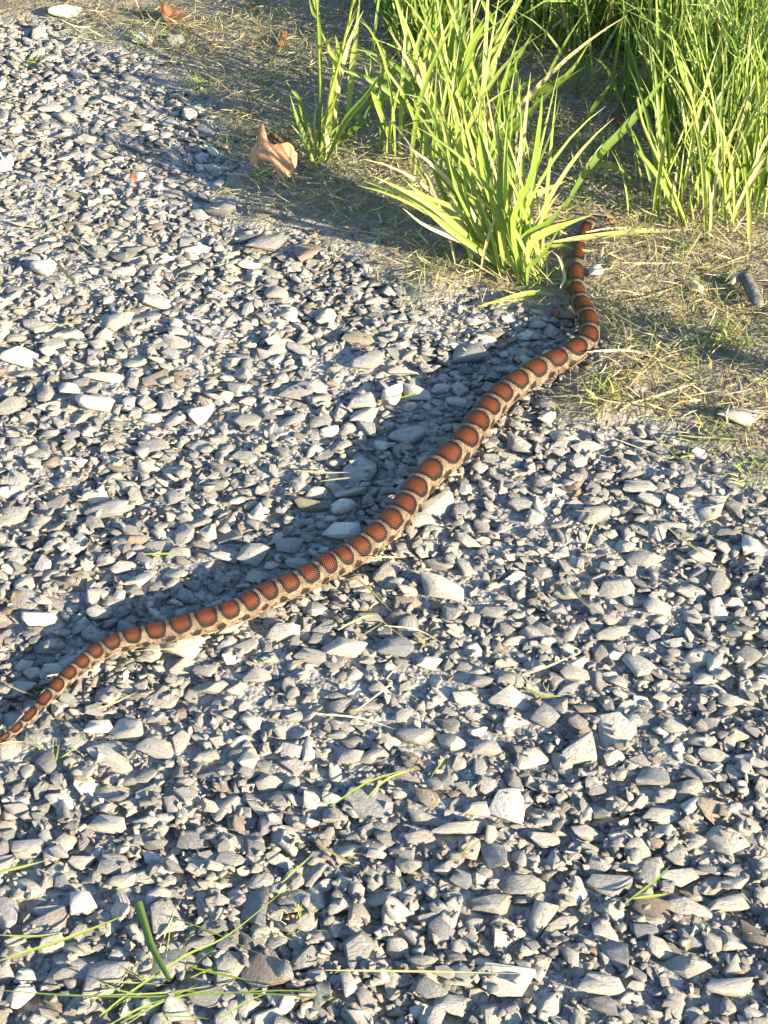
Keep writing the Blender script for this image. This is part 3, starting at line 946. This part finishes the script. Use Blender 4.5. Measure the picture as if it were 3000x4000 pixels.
clump("grass_clump", (1700, 560), "tall upright grass clump standing behind the broad-bladed clump", [
    ([(760, 1150), (840, 640), (930, 330), (1020, 140)], 15),
    ([(700, 1100), (740, 500), (800, 60)], 11),
    ([(620, 1050), (720, 560), (780, 200), (810, 0)], 10),
    ([(1150, 1000), (1170, 700), (1250, 550), (1410, 270)], 16),
    ([(1060, 820), (1120, 390), (1190, 60)], 12),
    ([(520, 760), (540, 500), (570, 250), (600, 60)], 8),
    ([(1020, 1060), (1230, 880), (1450, 750), (1700, 600), (1880, 330)], 15),
    ([(1010, 1000), (1290, 740), (1470, 620)], 13),
    ([(-60, 1000), (120, 700), (300, 570), (660, 290)], 17),
    ([(520, 980), (330, 820), (150, 780), (0, 750)], 12),
    ([(310, 1240), (190, 950), (110, 720), (50, 530)], 10),
    ([(560, 1244), (500, 1000), (420, 850), (330, 770)], 9),
    ([(720, 1244), (650, 1000), (560, 750), (370, 590)], 9),
    ([(430, 1120), (350, 960), (340, 860), (400, 760)], 10),
    ([(900, 1100), (880, 760), (870, 640)], 12),
    ([(960, 1050), (1000, 780), (1010, 560)], 9, 'y'),
    ([(1180, 1100), (1150, 800), (1120, 560)], 9),
    ([(560, 420), (500, 200), (420, 30)], 14),
    ([(690, 420), (680, 150), (640, -60)], 14),
    ([(720, 400), (730, 150), (700, -80)], 10),
    ([(1260, 480), (1140, 260), (1020, 40), (960, -60)], 10),
], c4, dict(n=85, ox=60, sx=150, sy=80, len=(0.15, 0.36), w=(0.004, 0.011), spread=1.2, lean=0.25))

clump("grass_clump", (1252, 630), "slender grass clump with upright stems beside the curled oak leaf", [
    ([(700, 2020), (620, 1750), (520, 1500), (415, 1160)], 11, 'g'),
    ([(780, 1980), (790, 1300), (780, 800), (760, 300), (740, -40)], 10, 'sf'),
    ([(770, 1990), (900, 1250), (990, 900), (1090, 500), (1210, -40)], 13, 'sf'),
    ([(830, 1970), (900, 1500), (1000, 1150)], 9),
    ([(1120, 1520), (1170, 1000), (1230, 500), (1290, -80)], 12),
    ([(720, 1750), (600, 1450), (540, 1250), (370, 1000)], 12),
    ([(820, 1900), (980, 900), (900, 600), (800, 380)], 8),
    ([(790, 1700), (790, 400), (700, 150), (650, -60)], 7),
    ([(870, 1970), (890, 1750), (850, 1550)], 7, 'y'),
    ([(740, 1900), (720, 1500), (755, 1260)], 5, 'y'),
    ([(1000, 1500), (1020, 700), (980, 430)], 9),
    ([(900, 1800), (1080, 1690), (1300, 1500), (1540, 1100)], 12),
    ([(850, 1990), (1100, 1500), (1350, 1200), (1560, 880)], 12),
], c8, dict(n=12, sx=40, sy=20, len=(0.06, 0.16), w=(0.002, 0.005), lean=0.4))

clump("grass_clump", (2750, 880), "upright grass clump of pale stems with fanned tips right of the bare patch", [
    ([(1070, 1010), (1050, 880), (1020, 680)], 11),
    ([(1010, 1000), (900, 750), (740, 400), (640, 160), (600, -30)], 13, 's'),
    ([(990, 990), (800, 650), (640, 440), (590, 370)], 10),
    ([(860, 740), (700, 560), (560, 430)], 4, 'y'),
    ([(1335, 1040), (1310, 800), (1300, 400), (1300, 120)], 11, 's'),
    ([(1240, 700), (1200, 450), (1120, 150), (1060, -150), (1000, -260)], 12, 'sf'),
    ([(1220, 690), (1100, 100), (960, -250), (870, -600)], 15),
    ([(1390, 600), (1290, 400), (1160, 150)], 15),
    ([(1490, 740), (1500, 300), (1510, 0), (1520, -150)], 14, 'sf'),
    ([(1580, 750), (1590, 200), (1570, -200), (1560, -300)], 14, 'sf'),
    ([(1350, 980), (1450, 780), (1600, 500), (1670, 400)], 9, 'y'),
    ([(950, 590), (850, 250), (780, 0), (720, -450)], 10),
    ([(1310, 850), (1180, 720), (1060, 600)], 4, 'y'),
    ([(1160, 420), (1060, 220), (960, 90)], 5, 'y'),
    ([(1430, 560), (1420, 200), (1400, -100)], 12, 'sf'),
    ([(1380, 450), (1350, 100), (1290, -380)], 12, 'sf'),
    ([(1300, 500), (1180, 0), (1060, -560)], 12, 'sf'),
    ([(1660, 700), (1640, 250), (1640, -300)], 13, 'sf'),
    ([(1600, 720), (1680, 560), (1760, 300)], 14),
], c7, dict(n=90, ox=40, oy=-50, sx=140, sy=45, len=(0.12, 0.32), w=(0.003, 0.008), spread=1.3, lean=0.18))

clump("grass_clump", (2230, 720), "single wide pale grass blade rising over the bare patch behind the snake", [
    ([(0, 860), (180, 560), (350, 360), (500, 210), (650, 30), (770, -130), (960, -350)], 15),
    ([(20, 820), (200, 520), (330, 320)], 9),
    ([(150, 180), (230, 60), (320, -60), (430, -220)], 10),
    ([(620, 690), (480, 560), (330, 510), (200, 540), (60, 640)], 8),
], c7, dict(n=10, sx=120, sy=60, len=(0.05, 0.14), w=(0.002, 0.005), lean=0.4))


nk = gnd(2275, 1195) + 0.42 * np.array([SUN_AZ[0], SUN_AZ[1], 0])  # unseen clump added sunward of the neck, so its shadow falls there
qx, qy, _ = project(nk)
clump("grass_clump", (float(qx[0]), float(qy[0])), "short dense weed clump on the soil to the side of the bark stick", [], c5,
      dict(n=34, sx=26, sy=14, len=(0.10, 0.19), w=(0.004, 0.009), lean=0.12, spread=2.0))

# blades that lie on the ground ------------------------------------------------
def lying(name, pts, w, col, label, cat, group=None, z=0.012, mat=None, stem=False):
    P = []
    for q in pts:
        g = gnd(*q, 0.0)
        zz = max(top_z(g[0], g[1]), 0.0) + z * 0.3
        dn, r, i = snake_near(g[0], g[1])
        if dn < r * 0.9: zz = max(zz, SNAKE_BASE + 2 * r)
        P.append(gnd(*q, zz))
    P = spline(np.array(P), 5 * len(P))
    for i in range(1, len(P) - 1):
        P[i, 2] = max(P[i, 2], min(top_z(P[i, 0], P[i, 1]), 0.03) + 0.0015)
    P[:, 2] = np.convolve(np.pad(P[:, 2], 2, mode='edge'), np.ones(5) / 5, 'valid')
    b = Batch()
    o0 = P[0]
    b.add(blade_geo(P, w, (rng.normal(0, .3), -0.5, 1.0), fold=0.15, stem=stem), col)
    o = link(name, b.mesh(name, mat or M_BLADE, o0))
    o.location = o0
    return tag(o, label, cat, group)


lying("grass_stalk", c5([(1590, 1350), (1400, 1335), (1180, 1390), (960, 1450)]), 0.009, (0.36, 0.42, 0.12), "pale green blade lying on soil in front of the broad clump", "grass blade")
lying("grass_stalk", [(2160, 945), (2300, 925), (2480, 905), (2620, 908)], 0.011, (0.46, 0.46, 0.17), "yellow green blade lying across the ground over the snake's head", "grass blade", z=0.06)
lying("grass_stalk", [(2130, 960), (2200, 962), (2260, 975), (2330, 982)], 0.009, (0.27, 0.38, 0.10), "short green blade crossing over the snake's neck", "grass blade", z=0.03)
lying("straw", [(2290, 905), (2420, 892), (2600, 900), (2740, 895)], 0.006, (0.55, 0.47, 0.26), "dry straw blade lying beside the yellow green blade behind the snake", "straw", mat=M_STRAW)
lying("straw", [(2190, 1125), (2205, 1080), (2185, 1010), (2150, 975)], 0.005, (0.60, 0.56, 0.34), "curved pale straw arching beside the snake's neck", "straw", mat=M_STRAW, z=0.06)

cb = conv(0, 3300, 1.106)
GS = "green grass stalks lying on the lower gravel"
for pts, w in [([(0, 500), (300, 400), (590, 285)], 0.0045), ([(0, 628), (300, 650), (700, 655), (1280, 630), (1530, 690)], 0.0026),
               ([(430, 740), (560, 640), (800, 480), (1000, 380), (1340, 100)], 0.0032), ([(830, 530), (960, 560), (1100, 590)], 0.0036),
               ([(940, 760), (1060, 680), (1160, 640)], 0.0028), ([(720, 310), (900, 370), (1180, 500)], 0.0018), ([(0, 120), (100, 95), (210, 65)], 0.0036),
               ([(420, 590), (560, 595), (720, 605)], 0.0024), ([(680, 740), (800, 742), (910, 752)], 0.0022), ([(0, 390), (150, 395), (290, 375)], 0.0026),
               ([(480, 774), (620, 700), (800, 650), (1000, 605)], 0.003), ([(520, 770), (700, 680), (860, 600)], 0.0028), ([(560, 768), (760, 640), (900, 640)], 0.0024),
               ([(430, 650), (700, 640), (900, 610)], 0.0022), ([(1000, 640), (1250, 650), (1480, 680)], 0.002)]:
    lying("grass_stalk", cb(pts), w * 0.7, GR() * 0.95, "thin green stalk lying among gravel near the " + nearest_landmark(gnd(*cb(pts)[0])), "grass stalk", GS)
lying("grass_stalk", cb([(600, 255), (650, 420), (700, 520), (735, 585)]), 0.009, (0.12, 0.20, 0.045), "thick dark green stalk lying across the pale green blades on the lower gravel", "grass stalk", stem=True, z=0.03)

cs = conv(1200, 2100, 1.659)
SS = "dry straws scattered on the gravel"
for pts, w in [(cs([(200, 600), (300, 545), (430, 510), (560, 600), (690, 700)]), 0.0026), (cs([(350, 640), (500, 545)]), 0.0022), (cs([(420, 125), (540, 130), (650, 130)]), 0.002),
               (cs([(300, 250), (420, 350), (550, 480)]), 0.003), (cs([(320, 1120), (540, 950), (520, 910), (620, 810)]), 0.002),
               (cs([(50, 1140), (340, 1170), (580, 1245)]), 0.0022), (cs([(1380, 870), (1500, 1000), (1640, 1030)]), 0.0022), (cs([(500, 570), (720, 600), (900, 700)]), 0.002),
               ([(1168, 1838), (1260, 1846), (1367, 1845)], 0.0028), ([(1250, 1880), (1350, 1868), (1440, 1860)], 0.002), ([(0, 2655), (60, 2690), (140, 2720)], 0.0018),
               ([(0, 2905), (50, 2900), (105, 2897)], 0.003), ([(380, 2770), (450, 2745), (540, 2700)], 0.002), ([(520, 2540), (720, 2530), (830, 2470)], 0.0014),
               ([(150, 760), (230, 850), (330, 970), (420, 1010)], 0.0022), ([(210, 1010), (260, 1070), (310, 1130)], 0.0045), ([(0, 855), (90, 880), (160, 890)], 0.0018),
               ([(2250, 1995), (2330, 2010), (2290, 2130), (2310, 2200)], 0.002), ([(2580, 2040), (2700, 2130), (2800, 2200)], 0.003), ([(2200, 2260), (2290, 2360), (2400, 2420)], 0.003),
               ([(1270, 3790), (1640, 3795), (2100, 3805)], 0.0022), ([(1250, 3300), (1330, 3350), (1400, 3390)], 0.0026), ([(2040, 2640), (2150, 2600), (2240, 2560)], 0.0028),
               ([(2480, 1480), (2560, 1380), (2590, 1310)], 0.004), ([(2300, 1370), (2480, 1375), (2680, 1440)], 0.004), ([(2450, 1580), (2620, 1530), (2800, 1460)], 0.004),
               ([(2380, 1025), (2520, 1028), (2700, 1025)], 0.0028), ([(2400, 1180), (2560, 1150), (2780, 1060)], 0.003), ([(2650, 1700), (2760, 1710), (2980, 1720)], 0.003),
               ([(860, 510), (960, 540), (1020, 545)], 0.003), ([(960, 545), (1060, 535), (1170, 510)], 0.0026), ([(840, 400), (930, 360), (1040, 335)], 0.0045)]:
    lying("straw", pts, w, STRAWS[rng.integers(4)], "thin dry tan straw lying near the " + nearest_landmark(gnd(*pts[0])), "straw", SS, mat=M_STRAW)
for pts, w in [([(1290, 3150), (1450, 3050), (1640, 2995)], 0.0026), ([(1430, 3120), (1520, 3040), (1640, 3000)], 0.0024), ([(2440, 3530), (2560, 3440), (2620, 3380)], 0.0026),
               ([(2470, 3510), (2560, 3500), (2620, 3490)], 0.003), ([(1770, 3420 - 60), (1850, 3300), (1890, 3270)], 0.002), ([(2040, 2680), (2110, 2715), (2200, 2720)], 0.004),
               ([(0, 820), (0, 3405), (90, 3380)][1:], 0.003), ([(150, 1300), (230, 1270), (330, 1262)], 0.003), ([(1540, 1560), (1600, 1545), (1640, 1530)], 0.003),
               ([(560, 2165), (640, 2163), (700, 2160)], 0.0026), ([(1240, 3560), (1100, 3450), (1230, 3330)][1:], 0.0024), ([(1740, 2960), (1680, 3040), (1500, 3120)][:2], 0.002)]:
    lying("grass_stalk", pts, w, GR(), "short green blade lying loose near the " + nearest_landmark(gnd(*pts[0])), "grass blade", "loose green blades on the gravel")

# ------------------------------------------------------------------ fallen leaves and litter
M_LEAF = simple_material("dry_leaf", (0.42, 0.22, 0.11), (0.58, 0.33, 0.18), 90, 0.6, 0.25, 0.4)
M_LEAF_D = simple_material("dry_leaf_dark", (0.14, 0.065, 0.03), (0.27, 0.13, 0.06), 150, 0.65, 0.15, 0.6)
M_VEIN = simple_material("leaf_vein", (0.50, 0.30, 0.17), (0.62, 0.40, 0.25), 200, 0.6, 0.1, 0.2)


def ear_clip_grid(outline, step):
    """fill an outline with a fine triangulation: grid points inside + outline, through bmesh"""
    bm = bmesh.new()
    vs = [bm.verts.new((x, y, 0)) for x, y in outline]
    es = [bm.edges.new((vs[i], vs[(i + 1) % len(vs)])) for i in range(len(vs))]
    bmesh.ops.triangle_fill(bm, edges=es, use_beauty=True)
    for _ in range(4):
        long = [e for e in bm.edges if e.calc_length() > step * 1.6]
        if not long: break
        bmesh.ops.subdivide_edges(bm, edges=long, cuts=1, use_grid_fill=False)
        bmesh.ops.triangulate(bm, faces=bm.faces)
        bmesh.ops.beautify_fill(bm, faces=bm.faces, edges=bm.edges)
    V = np.array([v.co[:] for v in bm.verts]); bm.verts.index_update()
    T = np.array([[v.index for v in f.verts] for f in bm.faces])
    bm.free()
    return V, T


def thicken(V, T, t):
    A = V[T]
    n = np.cross(A[:, 1] - A[:, 0], A[:, 2] - A[:, 0])
    vn = np.zeros_like(V)
    for j in range(3): np.add.at(vn, T[:, j], n)
    vn /= np.linalg.norm(vn, axis=1)[:, None] + 1e-12
    ec = {}
    for a, b, c in T:
        for e in ((a, b), (b, c), (c, a)): ec[e] = 1
    rim = [(a, b) for (a, b) in ec if (b, a) not in ec]
    n0 = len(V)
    V2 = np.vstack([V + vn * t / 2, V - vn * t / 2])
    T2 = [T, T[:, ::-1] + n0]
    R = np.array([(b, a, a + n0) for a, b in rim] + [(b, a + n0, b + n0) for a, b in rim])
    return V2, np.vstack(T2 + [R])


# the big curled oak leaf: outline measured in a 3.318x crop of the photo, stood up against the weeds and curled
OUT = [(730, 355), (765, 405), (795, 490), (812, 570), (840, 625), (900, 648), (960, 632), (1000, 640), (1050, 615), (1095, 622), (1150, 665), (1168, 720),
       (1202, 748), (1198, 860), (1175, 960), (1125, 1040), (1030, 1048), (955, 1032), (915, 945), (875, 880), (820, 842), (775, 818), (720, 800), (690, 820),
       (650, 892), (598, 838), (540, 722), (585, 660), (640, 610), (682, 560), (700, 470), (702, 400)]
g0 = gnd(800 + 1000 / 3.318, 400 + 1040 / 3.318, 0.0)
sc = mpp(g0) / 3.318
o2 = np.array([((x - 1000) * sc, (1045 - y) * sc) for x, y in OUT])
LV, LT = ear_clip_grid(o2, 0.007)
LAY = math.radians(40)                                     # how far the leaf leans back from upright


def leaf_bend(V):
    u, v = V[:, 0], V[:, 1] * 1.06
    bulge = 0.010 * np.cos(u / 0.035) + 0.14 * np.abs(v - 0.030) ** 1.2 * 0.5 - 0.012 * np.clip(-u / 0.03 - 0.6, 0, 2) ** 2 + 0.0016 * np.sin(u * 260 + v * 150)
    lay = LAY - 0.0
    y = v * math.sin(lay) * 1.0 - bulge * math.cos(lay)
    z = v * math.cos(lay) * 1.0 + bulge * math.sin(lay)
    k_ = 1.0 / (math.sin(lay) * math.sin(math.radians(34)) + math.cos(lay) * math.cos(math.radians(34)))
    return np.stack([u, y * k_, z * k_ + 0.004], 1)


leaf = empty("oak_leaf", tuple(g0 + np.array([0, 0, 0.004])))
tag(leaf, "curled orange brown oak leaf standing on edge in weeds beside the slender grass", "leaf")
V2, T2 = thicken(leaf_bend(LV), LT, 0.0005)
link("leaf_blade", np_mesh("leaf_blade", V2, T2, M_LEAF, smooth=True), leaf)


def vein(pts, w):
    q = np.array([((x - 1000) * sc, (1045 - y) * sc, 0) for x, y in pts])
    q = spline(q, 14)
    P = leaf_bend(q); P[:, 1] -= 0.0006; P[:, 2] += 0.0005
    b = Batch(); b.add(blade_geo(P, w, (0, -0.8, 0.6), stem=True), (0.55, 0.35, 0.2))
    return np_mesh("vein", np.vstack(b.V), np.vstack(b.Q), M_VEIN, smooth=True)


link("midrib", vein([(545, 728), (700, 745), (860, 748), (1198, 750)], 0.0014), leaf)
for p in ([(640, 730), (720, 660), (735, 480)], [(830, 748), (900, 850), (1040, 950)], [(860, 748), (960, 690), (1060, 650)], [(790, 748), (840, 690), (830, 650)], [(960, 750), (1080, 850), (1130, 960)]):
    link("vein", vein(p, 0.0008), leaf)


def litter_leaf(px, py, wpx_, hpx_, lift, yaw, mat, label, group=None, lobes=5):
    g = gnd(px, py, 0.0); m = mpp(g)
    a = wpx_ * m / 2; b = hpx_ * m / 2 * 1.4
    t = np.linspace(0, 2 * math.pi, 26, endpoint=False)
    rad_ = 1 + 0.22 * np.sin(lobes * t + rng.uniform(0, 6)) + rng.normal(0, 0.05, len(t))
    out = np.stack([np.cos(t) * a * rad_, np.sin(t) * b * rad_], 1)
    V, T = ear_clip_grid(out, min(a, b) * 0.5)
    u, v = V[:, 0] / a, V[:, 1] / b
    V[:, 2] = a * (0.55 * u ** 2 + 0.25 * v ** 2 * np.sign(v) + 0.15 * np.sin(3 * u + 2 * v)) * lift
    V2, T2 = thicken(V, T, 0.0006)
    o = link("leaf_fragment", np_mesh("leaf_fragment", V2, T2, mat, smooth=True))
    V2z = V2[:, 2].min()
    o.location = (g[0], g[1], max(top_z(g[0], g[1]), -0.002) - V2z * 0.5 + 0.003)
    o.rotation_euler = (rng.normal(0.2, 0.2), rng.normal(0, 0.2), yaw)
    return tag(o, label, "leaf", group)


litter_leaf(668, 85, 120, 60, 1.0, 0.3, M_LEAF_D, "dark brown crumpled leaf beside pale stones where weeds meet gravel")
litter_leaf(1080, 565, 120, 42, 0.8, 0.5, M_LEAF_D, "dark crumpled leaf piece lying behind the oak leaf")
litter_leaf(1210, 655, 42, 32, 1.0, 0.5, M_LEAF, "small orange leaf scrap at the foot of the slender grass", lobes=3)
litter_leaf(2390, 864, 42, 28, 0.6, 0.2, M_LEAF, "small bright orange leaf chip lying behind the snake's head", lobes=3)
litter_leaf(2410, 480, 60, 45, 1.0, 0.8, M_LEAF_D, "brown leaf scrap under the tall grass behind the bare patch", lobes=3)
litter_leaf(2030, 605, 40, 60, 1.0, 0.8, M_LEAF, "pointed tan leaf scrap inside the broad grass clump", lobes=3)
for p in [(2635, 1250), (2780, 1430), (2440, 1470), (2870, 1300), (2170, 1230), (2600, 1190), (520, 1400 - 700), (1430, 905), (990, 35), (560, 60)]:
    litter_leaf(*p, 34, 24, 1.0, rng.uniform(0, 3), M_LEAF_D, "tiny brown leaf crumb among the weeds", "tiny brown leaf crumbs", lobes=3)

# bark stick, pods
M_BARK = simple_material("bark", (0.055, 0.05, 0.048), (0.20, 0.185, 0.17), 60, 0.9, 0, 1.0, (1, 1, 0.15), 0.004)


def stick(pa, pb, w, label, mat, name="bark_stick", cat="stick", z=0.008, group=None):
    A, B = gnd(*pa, z), gnd(*pb, z)
    n = 9
    P = A + (B - A) * np.linspace(0, 1, n)[:, None]
    ax = (B - A) / np.linalg.norm(B - A); sd = np.cross(ax, [0, 0, 1]); sd /= np.linalg.norm(sd); up = np.cross(sd, ax)
    a12 = np.arange(12) * math.pi / 6
    V = []
    for i in range(n):
        rr_ = w / 2 * (1 + rng.normal(0, 0.05, 12)) * (0.75 if i in (0, n - 1) else 1)
        V.append(P[i] + rr_[:, None] * (sd * np.cos(a12)[:, None] + up * np.sin(a12)[:, None] * 0.8))
    V = np.vstack(V) - A
    Q = np.array([(i * 12 + j, i * 12 + (j + 1) % 12, (i + 1) * 12 + (j + 1) % 12, (i + 1) * 12 + j) for i in range(n - 1) for j in range(12)])
    caps = np.array([[0, j + 1, j] for j in range(1, 11)] + [[(n - 1) * 12, (n - 1) * 12 + j, (n - 1) * 12 + j + 1] for j in range(1, 11)])
    o = link(name, np_mesh(name, V, [Q, caps], mat))
    o.location = A
    return tag(o, label, cat, group)


stick((2905, 1075), (2965, 1190), 0.022, "short dark grey weathered bark stick lying in the weeds", M_BARK, z=0.012)
M_POD = simple_material("husk", (0.40, 0.33, 0.19), (0.58, 0.50, 0.32), 150, 0.6, 0.1, 0.4)
stick((2858, 1108), (2882, 1072), 0.009, "small pale straw-coloured husk beside the bark stick", M_POD, "husk", "husk", z=0.012)
stick((2700, 1100), (2740, 1135), 0.014, "tan piece of broken reed stem among the weeds", M_POD, "reed_piece", "stem", z=0.008)
stick((1095, 178), (1110, 125), 0.018, "rounded brown husk lying in the dark weeds behind the oak leaf", M_LEAF_D, "husk", "husk", z=0.012)

# ------------------------------------------------------------------ small tufts
def tuft(px, py, n, hmin, hmax, w, label, spread=0.7, dry=0.1, sx=0.012):
    g = gnd(px, py, 0.0); g[2] = max(top_z(g[0], g[1]) - 0.012, -0.02)
    b = Batch()
    for _ in range(n):
        p = g + np.array([rng.normal(0, sx), rng.normal(0, sx), -0.003])
        P = grow(p, rng.uniform(0, 2 * math.pi), abs(rng.normal(spread, 0.3)), rng.uniform(hmin, hmax), rng.uniform(0.1, 0.9), 6)
        a = rng.uniform(-1, 1)
        b.add(blade_geo(P, w * rng.uniform(0.6, 1.2), (math.sin(a), -math.cos(a), 0.4)), ST() if rng.random() < dry else GR())
    o = link("grass_tuft", b.mesh("grass_tuft", M_BLADE, g)); o.location = g
    return tag(o, label, "grass tuft", "small grass tufts")


for t_ in [(2365, 1545, 48, 0.03, 0.075, 0.0030, "low bright green tuft beside the white square stone near the snake"),
           (2820, 1330, 40, 0.03, 0.09, 0.0030, "leafy yellow green tuft in the weeds below the bark stick", 0.9),
           (2480, 1230, 40, 0.02, 0.06, 0.0022, "flattened green tuft touching the bend of the snake", 1.2),
           (2790, 1690, 14, 0.03, 0.06, 0.003, "sparse tuft of two or three blades beside the big pale edge stone"),
           (2950, 1850, 60, 0.02, 0.06, 0.002, "dense low tuft on the gravel's weedy margin above the white triangular stone", 1.0),
           (2090, 1085, 30, 0.03, 0.06, 0.0026, "short green shoots at the foot of the broad-bladed clump", 0.4),
           (1610, 1180, 12, 0.02, 0.045, 0.002, "little dry tuft in bare dust left of the broad-bladed clump", 0.5, 0.6),
           (800, 325, 40, 0.03, 0.065, 0.0024, "bright little tuft in the dark weeds behind the oak leaf"),
           (1030, 300, 22, 0.03, 0.07, 0.0022, "thin sprig with curved blades in the dark weeds", 0.5),
           (560, 170, 20, 0.02, 0.05, 0.0022, "tuft growing between pale stones at the weeds' edge"),
           (130, 225, 26, 0.02, 0.045, 0.0028, "small leafy tuft alone on the far gravel"),
           (370, 110, 18, 0.02, 0.05, 0.0022, "thin tuft beside the far pale slab"),
           (915, 560, 22, 0.025, 0.06, 0.0022, "thin tuft beside the left tip of the oak leaf", 0.5),
           (1010, 690, 16, 0.02, 0.05, 0.0022, "short tuft in front of the oak leaf", 0.5),
           (960, 1560, 0, 0, 0, 0, ""),
           (270, 1330, 16, 0.01, 0.03, 0.0016, "wispy weed tuft beside the pale boulder-like stone", 1.1),
           (180, 2920, 20, 0.015, 0.045, 0.0018, "wispy green tuft in the gravel under the snake's tail", 1.1),
           (1190, 2660, 10, 0.01, 0.025, 0.0016, "tiny sprout in the gravel at the middle of the snake's sunlit side", 0.8),
           (2140, 2710, 10, 0.015, 0.04, 0.0022, "tiny sprout beside the smooth dark rounded stone", 1.0),
           (1150, 3560, 20, 0.015, 0.045, 0.0014, "wispy thin weed in the lower gravel", 0.7),
           (640, 3830, 50, 0.02, 0.09, 0.0018, "feathery green tuft under the lying stalks on the lower gravel", 1.25)]:
    if t_[2]: tuft(*t_)

# ------------------------------------------------------------------ grass cover, thatch (nobody could count these)
def soil_points(n, y0=1.3, y1=4.7, xm=1.75):
    y = rng.uniform(y0, y1, n)
    x = rng.uniform(-xm, xm, n)
    ok = (np.abs(x) < 1500 / F * (y * CP + CAM_H * SP) + 0.28)
    x, y = x[ok], y[ok]
    keep = rng.random(len(x)) < soilness(x, y) ** 1.2
    return x[keep], y[keep]


thatch = Batch()
x, y = soil_points(125000)
gz = ground_z(x, y)
gn = vnoise(x, y, 0.16)
u4 = np.linspace(0, 1, 4)
for xi, yi, zi, ni in zip(x, y, gz, gn):
    if ni < 0.30 and rng.random() < 0.6: continue
    if yi > 3.6 and rng.random() < 0.5: continue
    dn, r, _ = snake_near(xi, yi) if 1.4 < yi < 2.8 else (9, 0, 0)
    if dn < r + 0.010: continue
    L_ = rng.uniform(0.010, 0.05) * (1.8 if rng.random() < 0.12 else 1)
    P = grow((xi, yi, zi + rng.uniform(0.0, 0.012) + (0.008 if rng.random() < 0.25 else 0)), rng.uniform(0, 2 * math.pi), rng.uniform(1.05, 1.66), L_, rng.uniform(-0.3, 0.4), 4)
    P[:, :2] += np.outer(u4 ** 2, rng.normal(0, 0.010, 2))
    P[:, 2] = np.maximum(P[:, 2], zi + 0.0008)
    if dn < 0.12 and snake_near(P[-1, 0], P[-1, 1])[0] < r + 0.003: continue
    u = rng.random()
    col = STRAWS[rng.integers(5)] if u < 0.66 else (0.24, 0.24, 0.10) if u < 0.86 else (0.16, 0.22, 0.06)
    thatch.add(blade_geo(P, rng.uniform(0.0008, 0.0026), (rng.normal(0, .5), rng.normal(-.3, .5), 1), fold=None), np.array(col) * rng.uniform(0.6, 1.1))
o = link("thatch", thatch.mesh("thatch", M_STRAW))
tag(o, "mat of dry straw and dead weed bits covering the soil", "thatch", kind="stuff")

low = Batch()
x, y = soil_points(60000)
gz = ground_z(x, y); gn = vnoise(x, y, 0.10) * 0.6 + vnoise(x, y, 0.035) * 0.4
for xi, yi, zi, ni in zip(x, y, gz, gn):
    if ni < 0.42 + 0.1 * rng.random(): continue
    dn, r, _ = snake_near(xi, yi) if 1.4 < yi < 2.8 else (9, 0, 0)
    if dn < r + 0.015: continue
    P = grow((xi, yi, zi - 0.002), rng.uniform(0, 2 * math.pi), abs(rng.normal(0.65, 0.35)), rng.uniform(0.012, 0.045), rng.uniform(0, 1.0), 4)
    a = rng.uniform(-1.2, 1.2)
    low.add(blade_geo(P, rng.uniform(0.0008, 0.0020), (math.sin(a), -math.cos(a), 0.4), fold=None), (GREENS[rng.integers(5)] if rng.random() < 0.7 else STRAWS[3]) * rng.uniform(0.5, 0.9))
o = link("low_grass", low.mesh("low_grass", M_BLADE))
tag(o, "short fine green weeds creeping over the soil", "weeds", kind="stuff")

# tall grass at the back right and on beyond the picture
TALL_PX = np.array([gnd(*p)[:2] for p in [(1480, 30), (1560, 250), (1760, 330), (2000, 330), (2280, 400), (2450, 470), (2640, 560), (2760, 700), (3000, 760), (3400, 900),
                                         (4600, 900), (4600, -1500), (600, -1500), (1100, -420), (1380, -120)]])


def in_poly(x, y, P):
    ins = np.zeros(x.shape, bool)
    for (ax, ay), (bx, by) in zip(P, np.roll(P, -1, 0)):
        ins ^= ((ay > y) != (by > y)) & (x < (bx - ax) * (y - ay) / (by - ay + 1e-12) + ax)
    return ins


tall = Batch()
x = rng.uniform(-0.7, 2.3, 52000); y = rng.uniform(2.2, 5.6, 52000)
ok = in_poly(x, y, TALL_PX); x, y = x[ok], y[ok]
dens = vnoise(x, y, 0.13)
for xi, yi, di in zip(x, y, dens):
    if di < 0.25 + 0.25 * rng.random(): continue
    Lb = rng.uniform(0.10, 0.34) * (0.8 + 0.4 * di)
    P = grow((xi, yi, -0.006), rng.uniform(0, 2 * math.pi), abs(rng.normal(0.14, 0.2)), Lb, rng.uniform(0, 0.9) + (rng.uniform(0.6, 1.4) if rng.random() < 0.18 else 0), 7)
    a = rng.uniform(-1.3, 1.3)
    dr = rng.random() < 0.07
    tall.add(blade_geo(P, rng.uniform(0.0025, 0.0078), (math.sin(a), -math.cos(a), 0.3)), ST() if dr else GREENS[rng.integers(5)] * rng.uniform(0.6, 1.0) * np.array([0.85, 1, 0.9]))
o = link("tall_grass", tall.mesh("tall_grass", M_BLADE))
tag(o, "dense tall green grass growing behind the clumps", "grass", kind="stuff")
print("thatch", len(thatch.V), "low", len(low.V), "tall", len(tall.V))
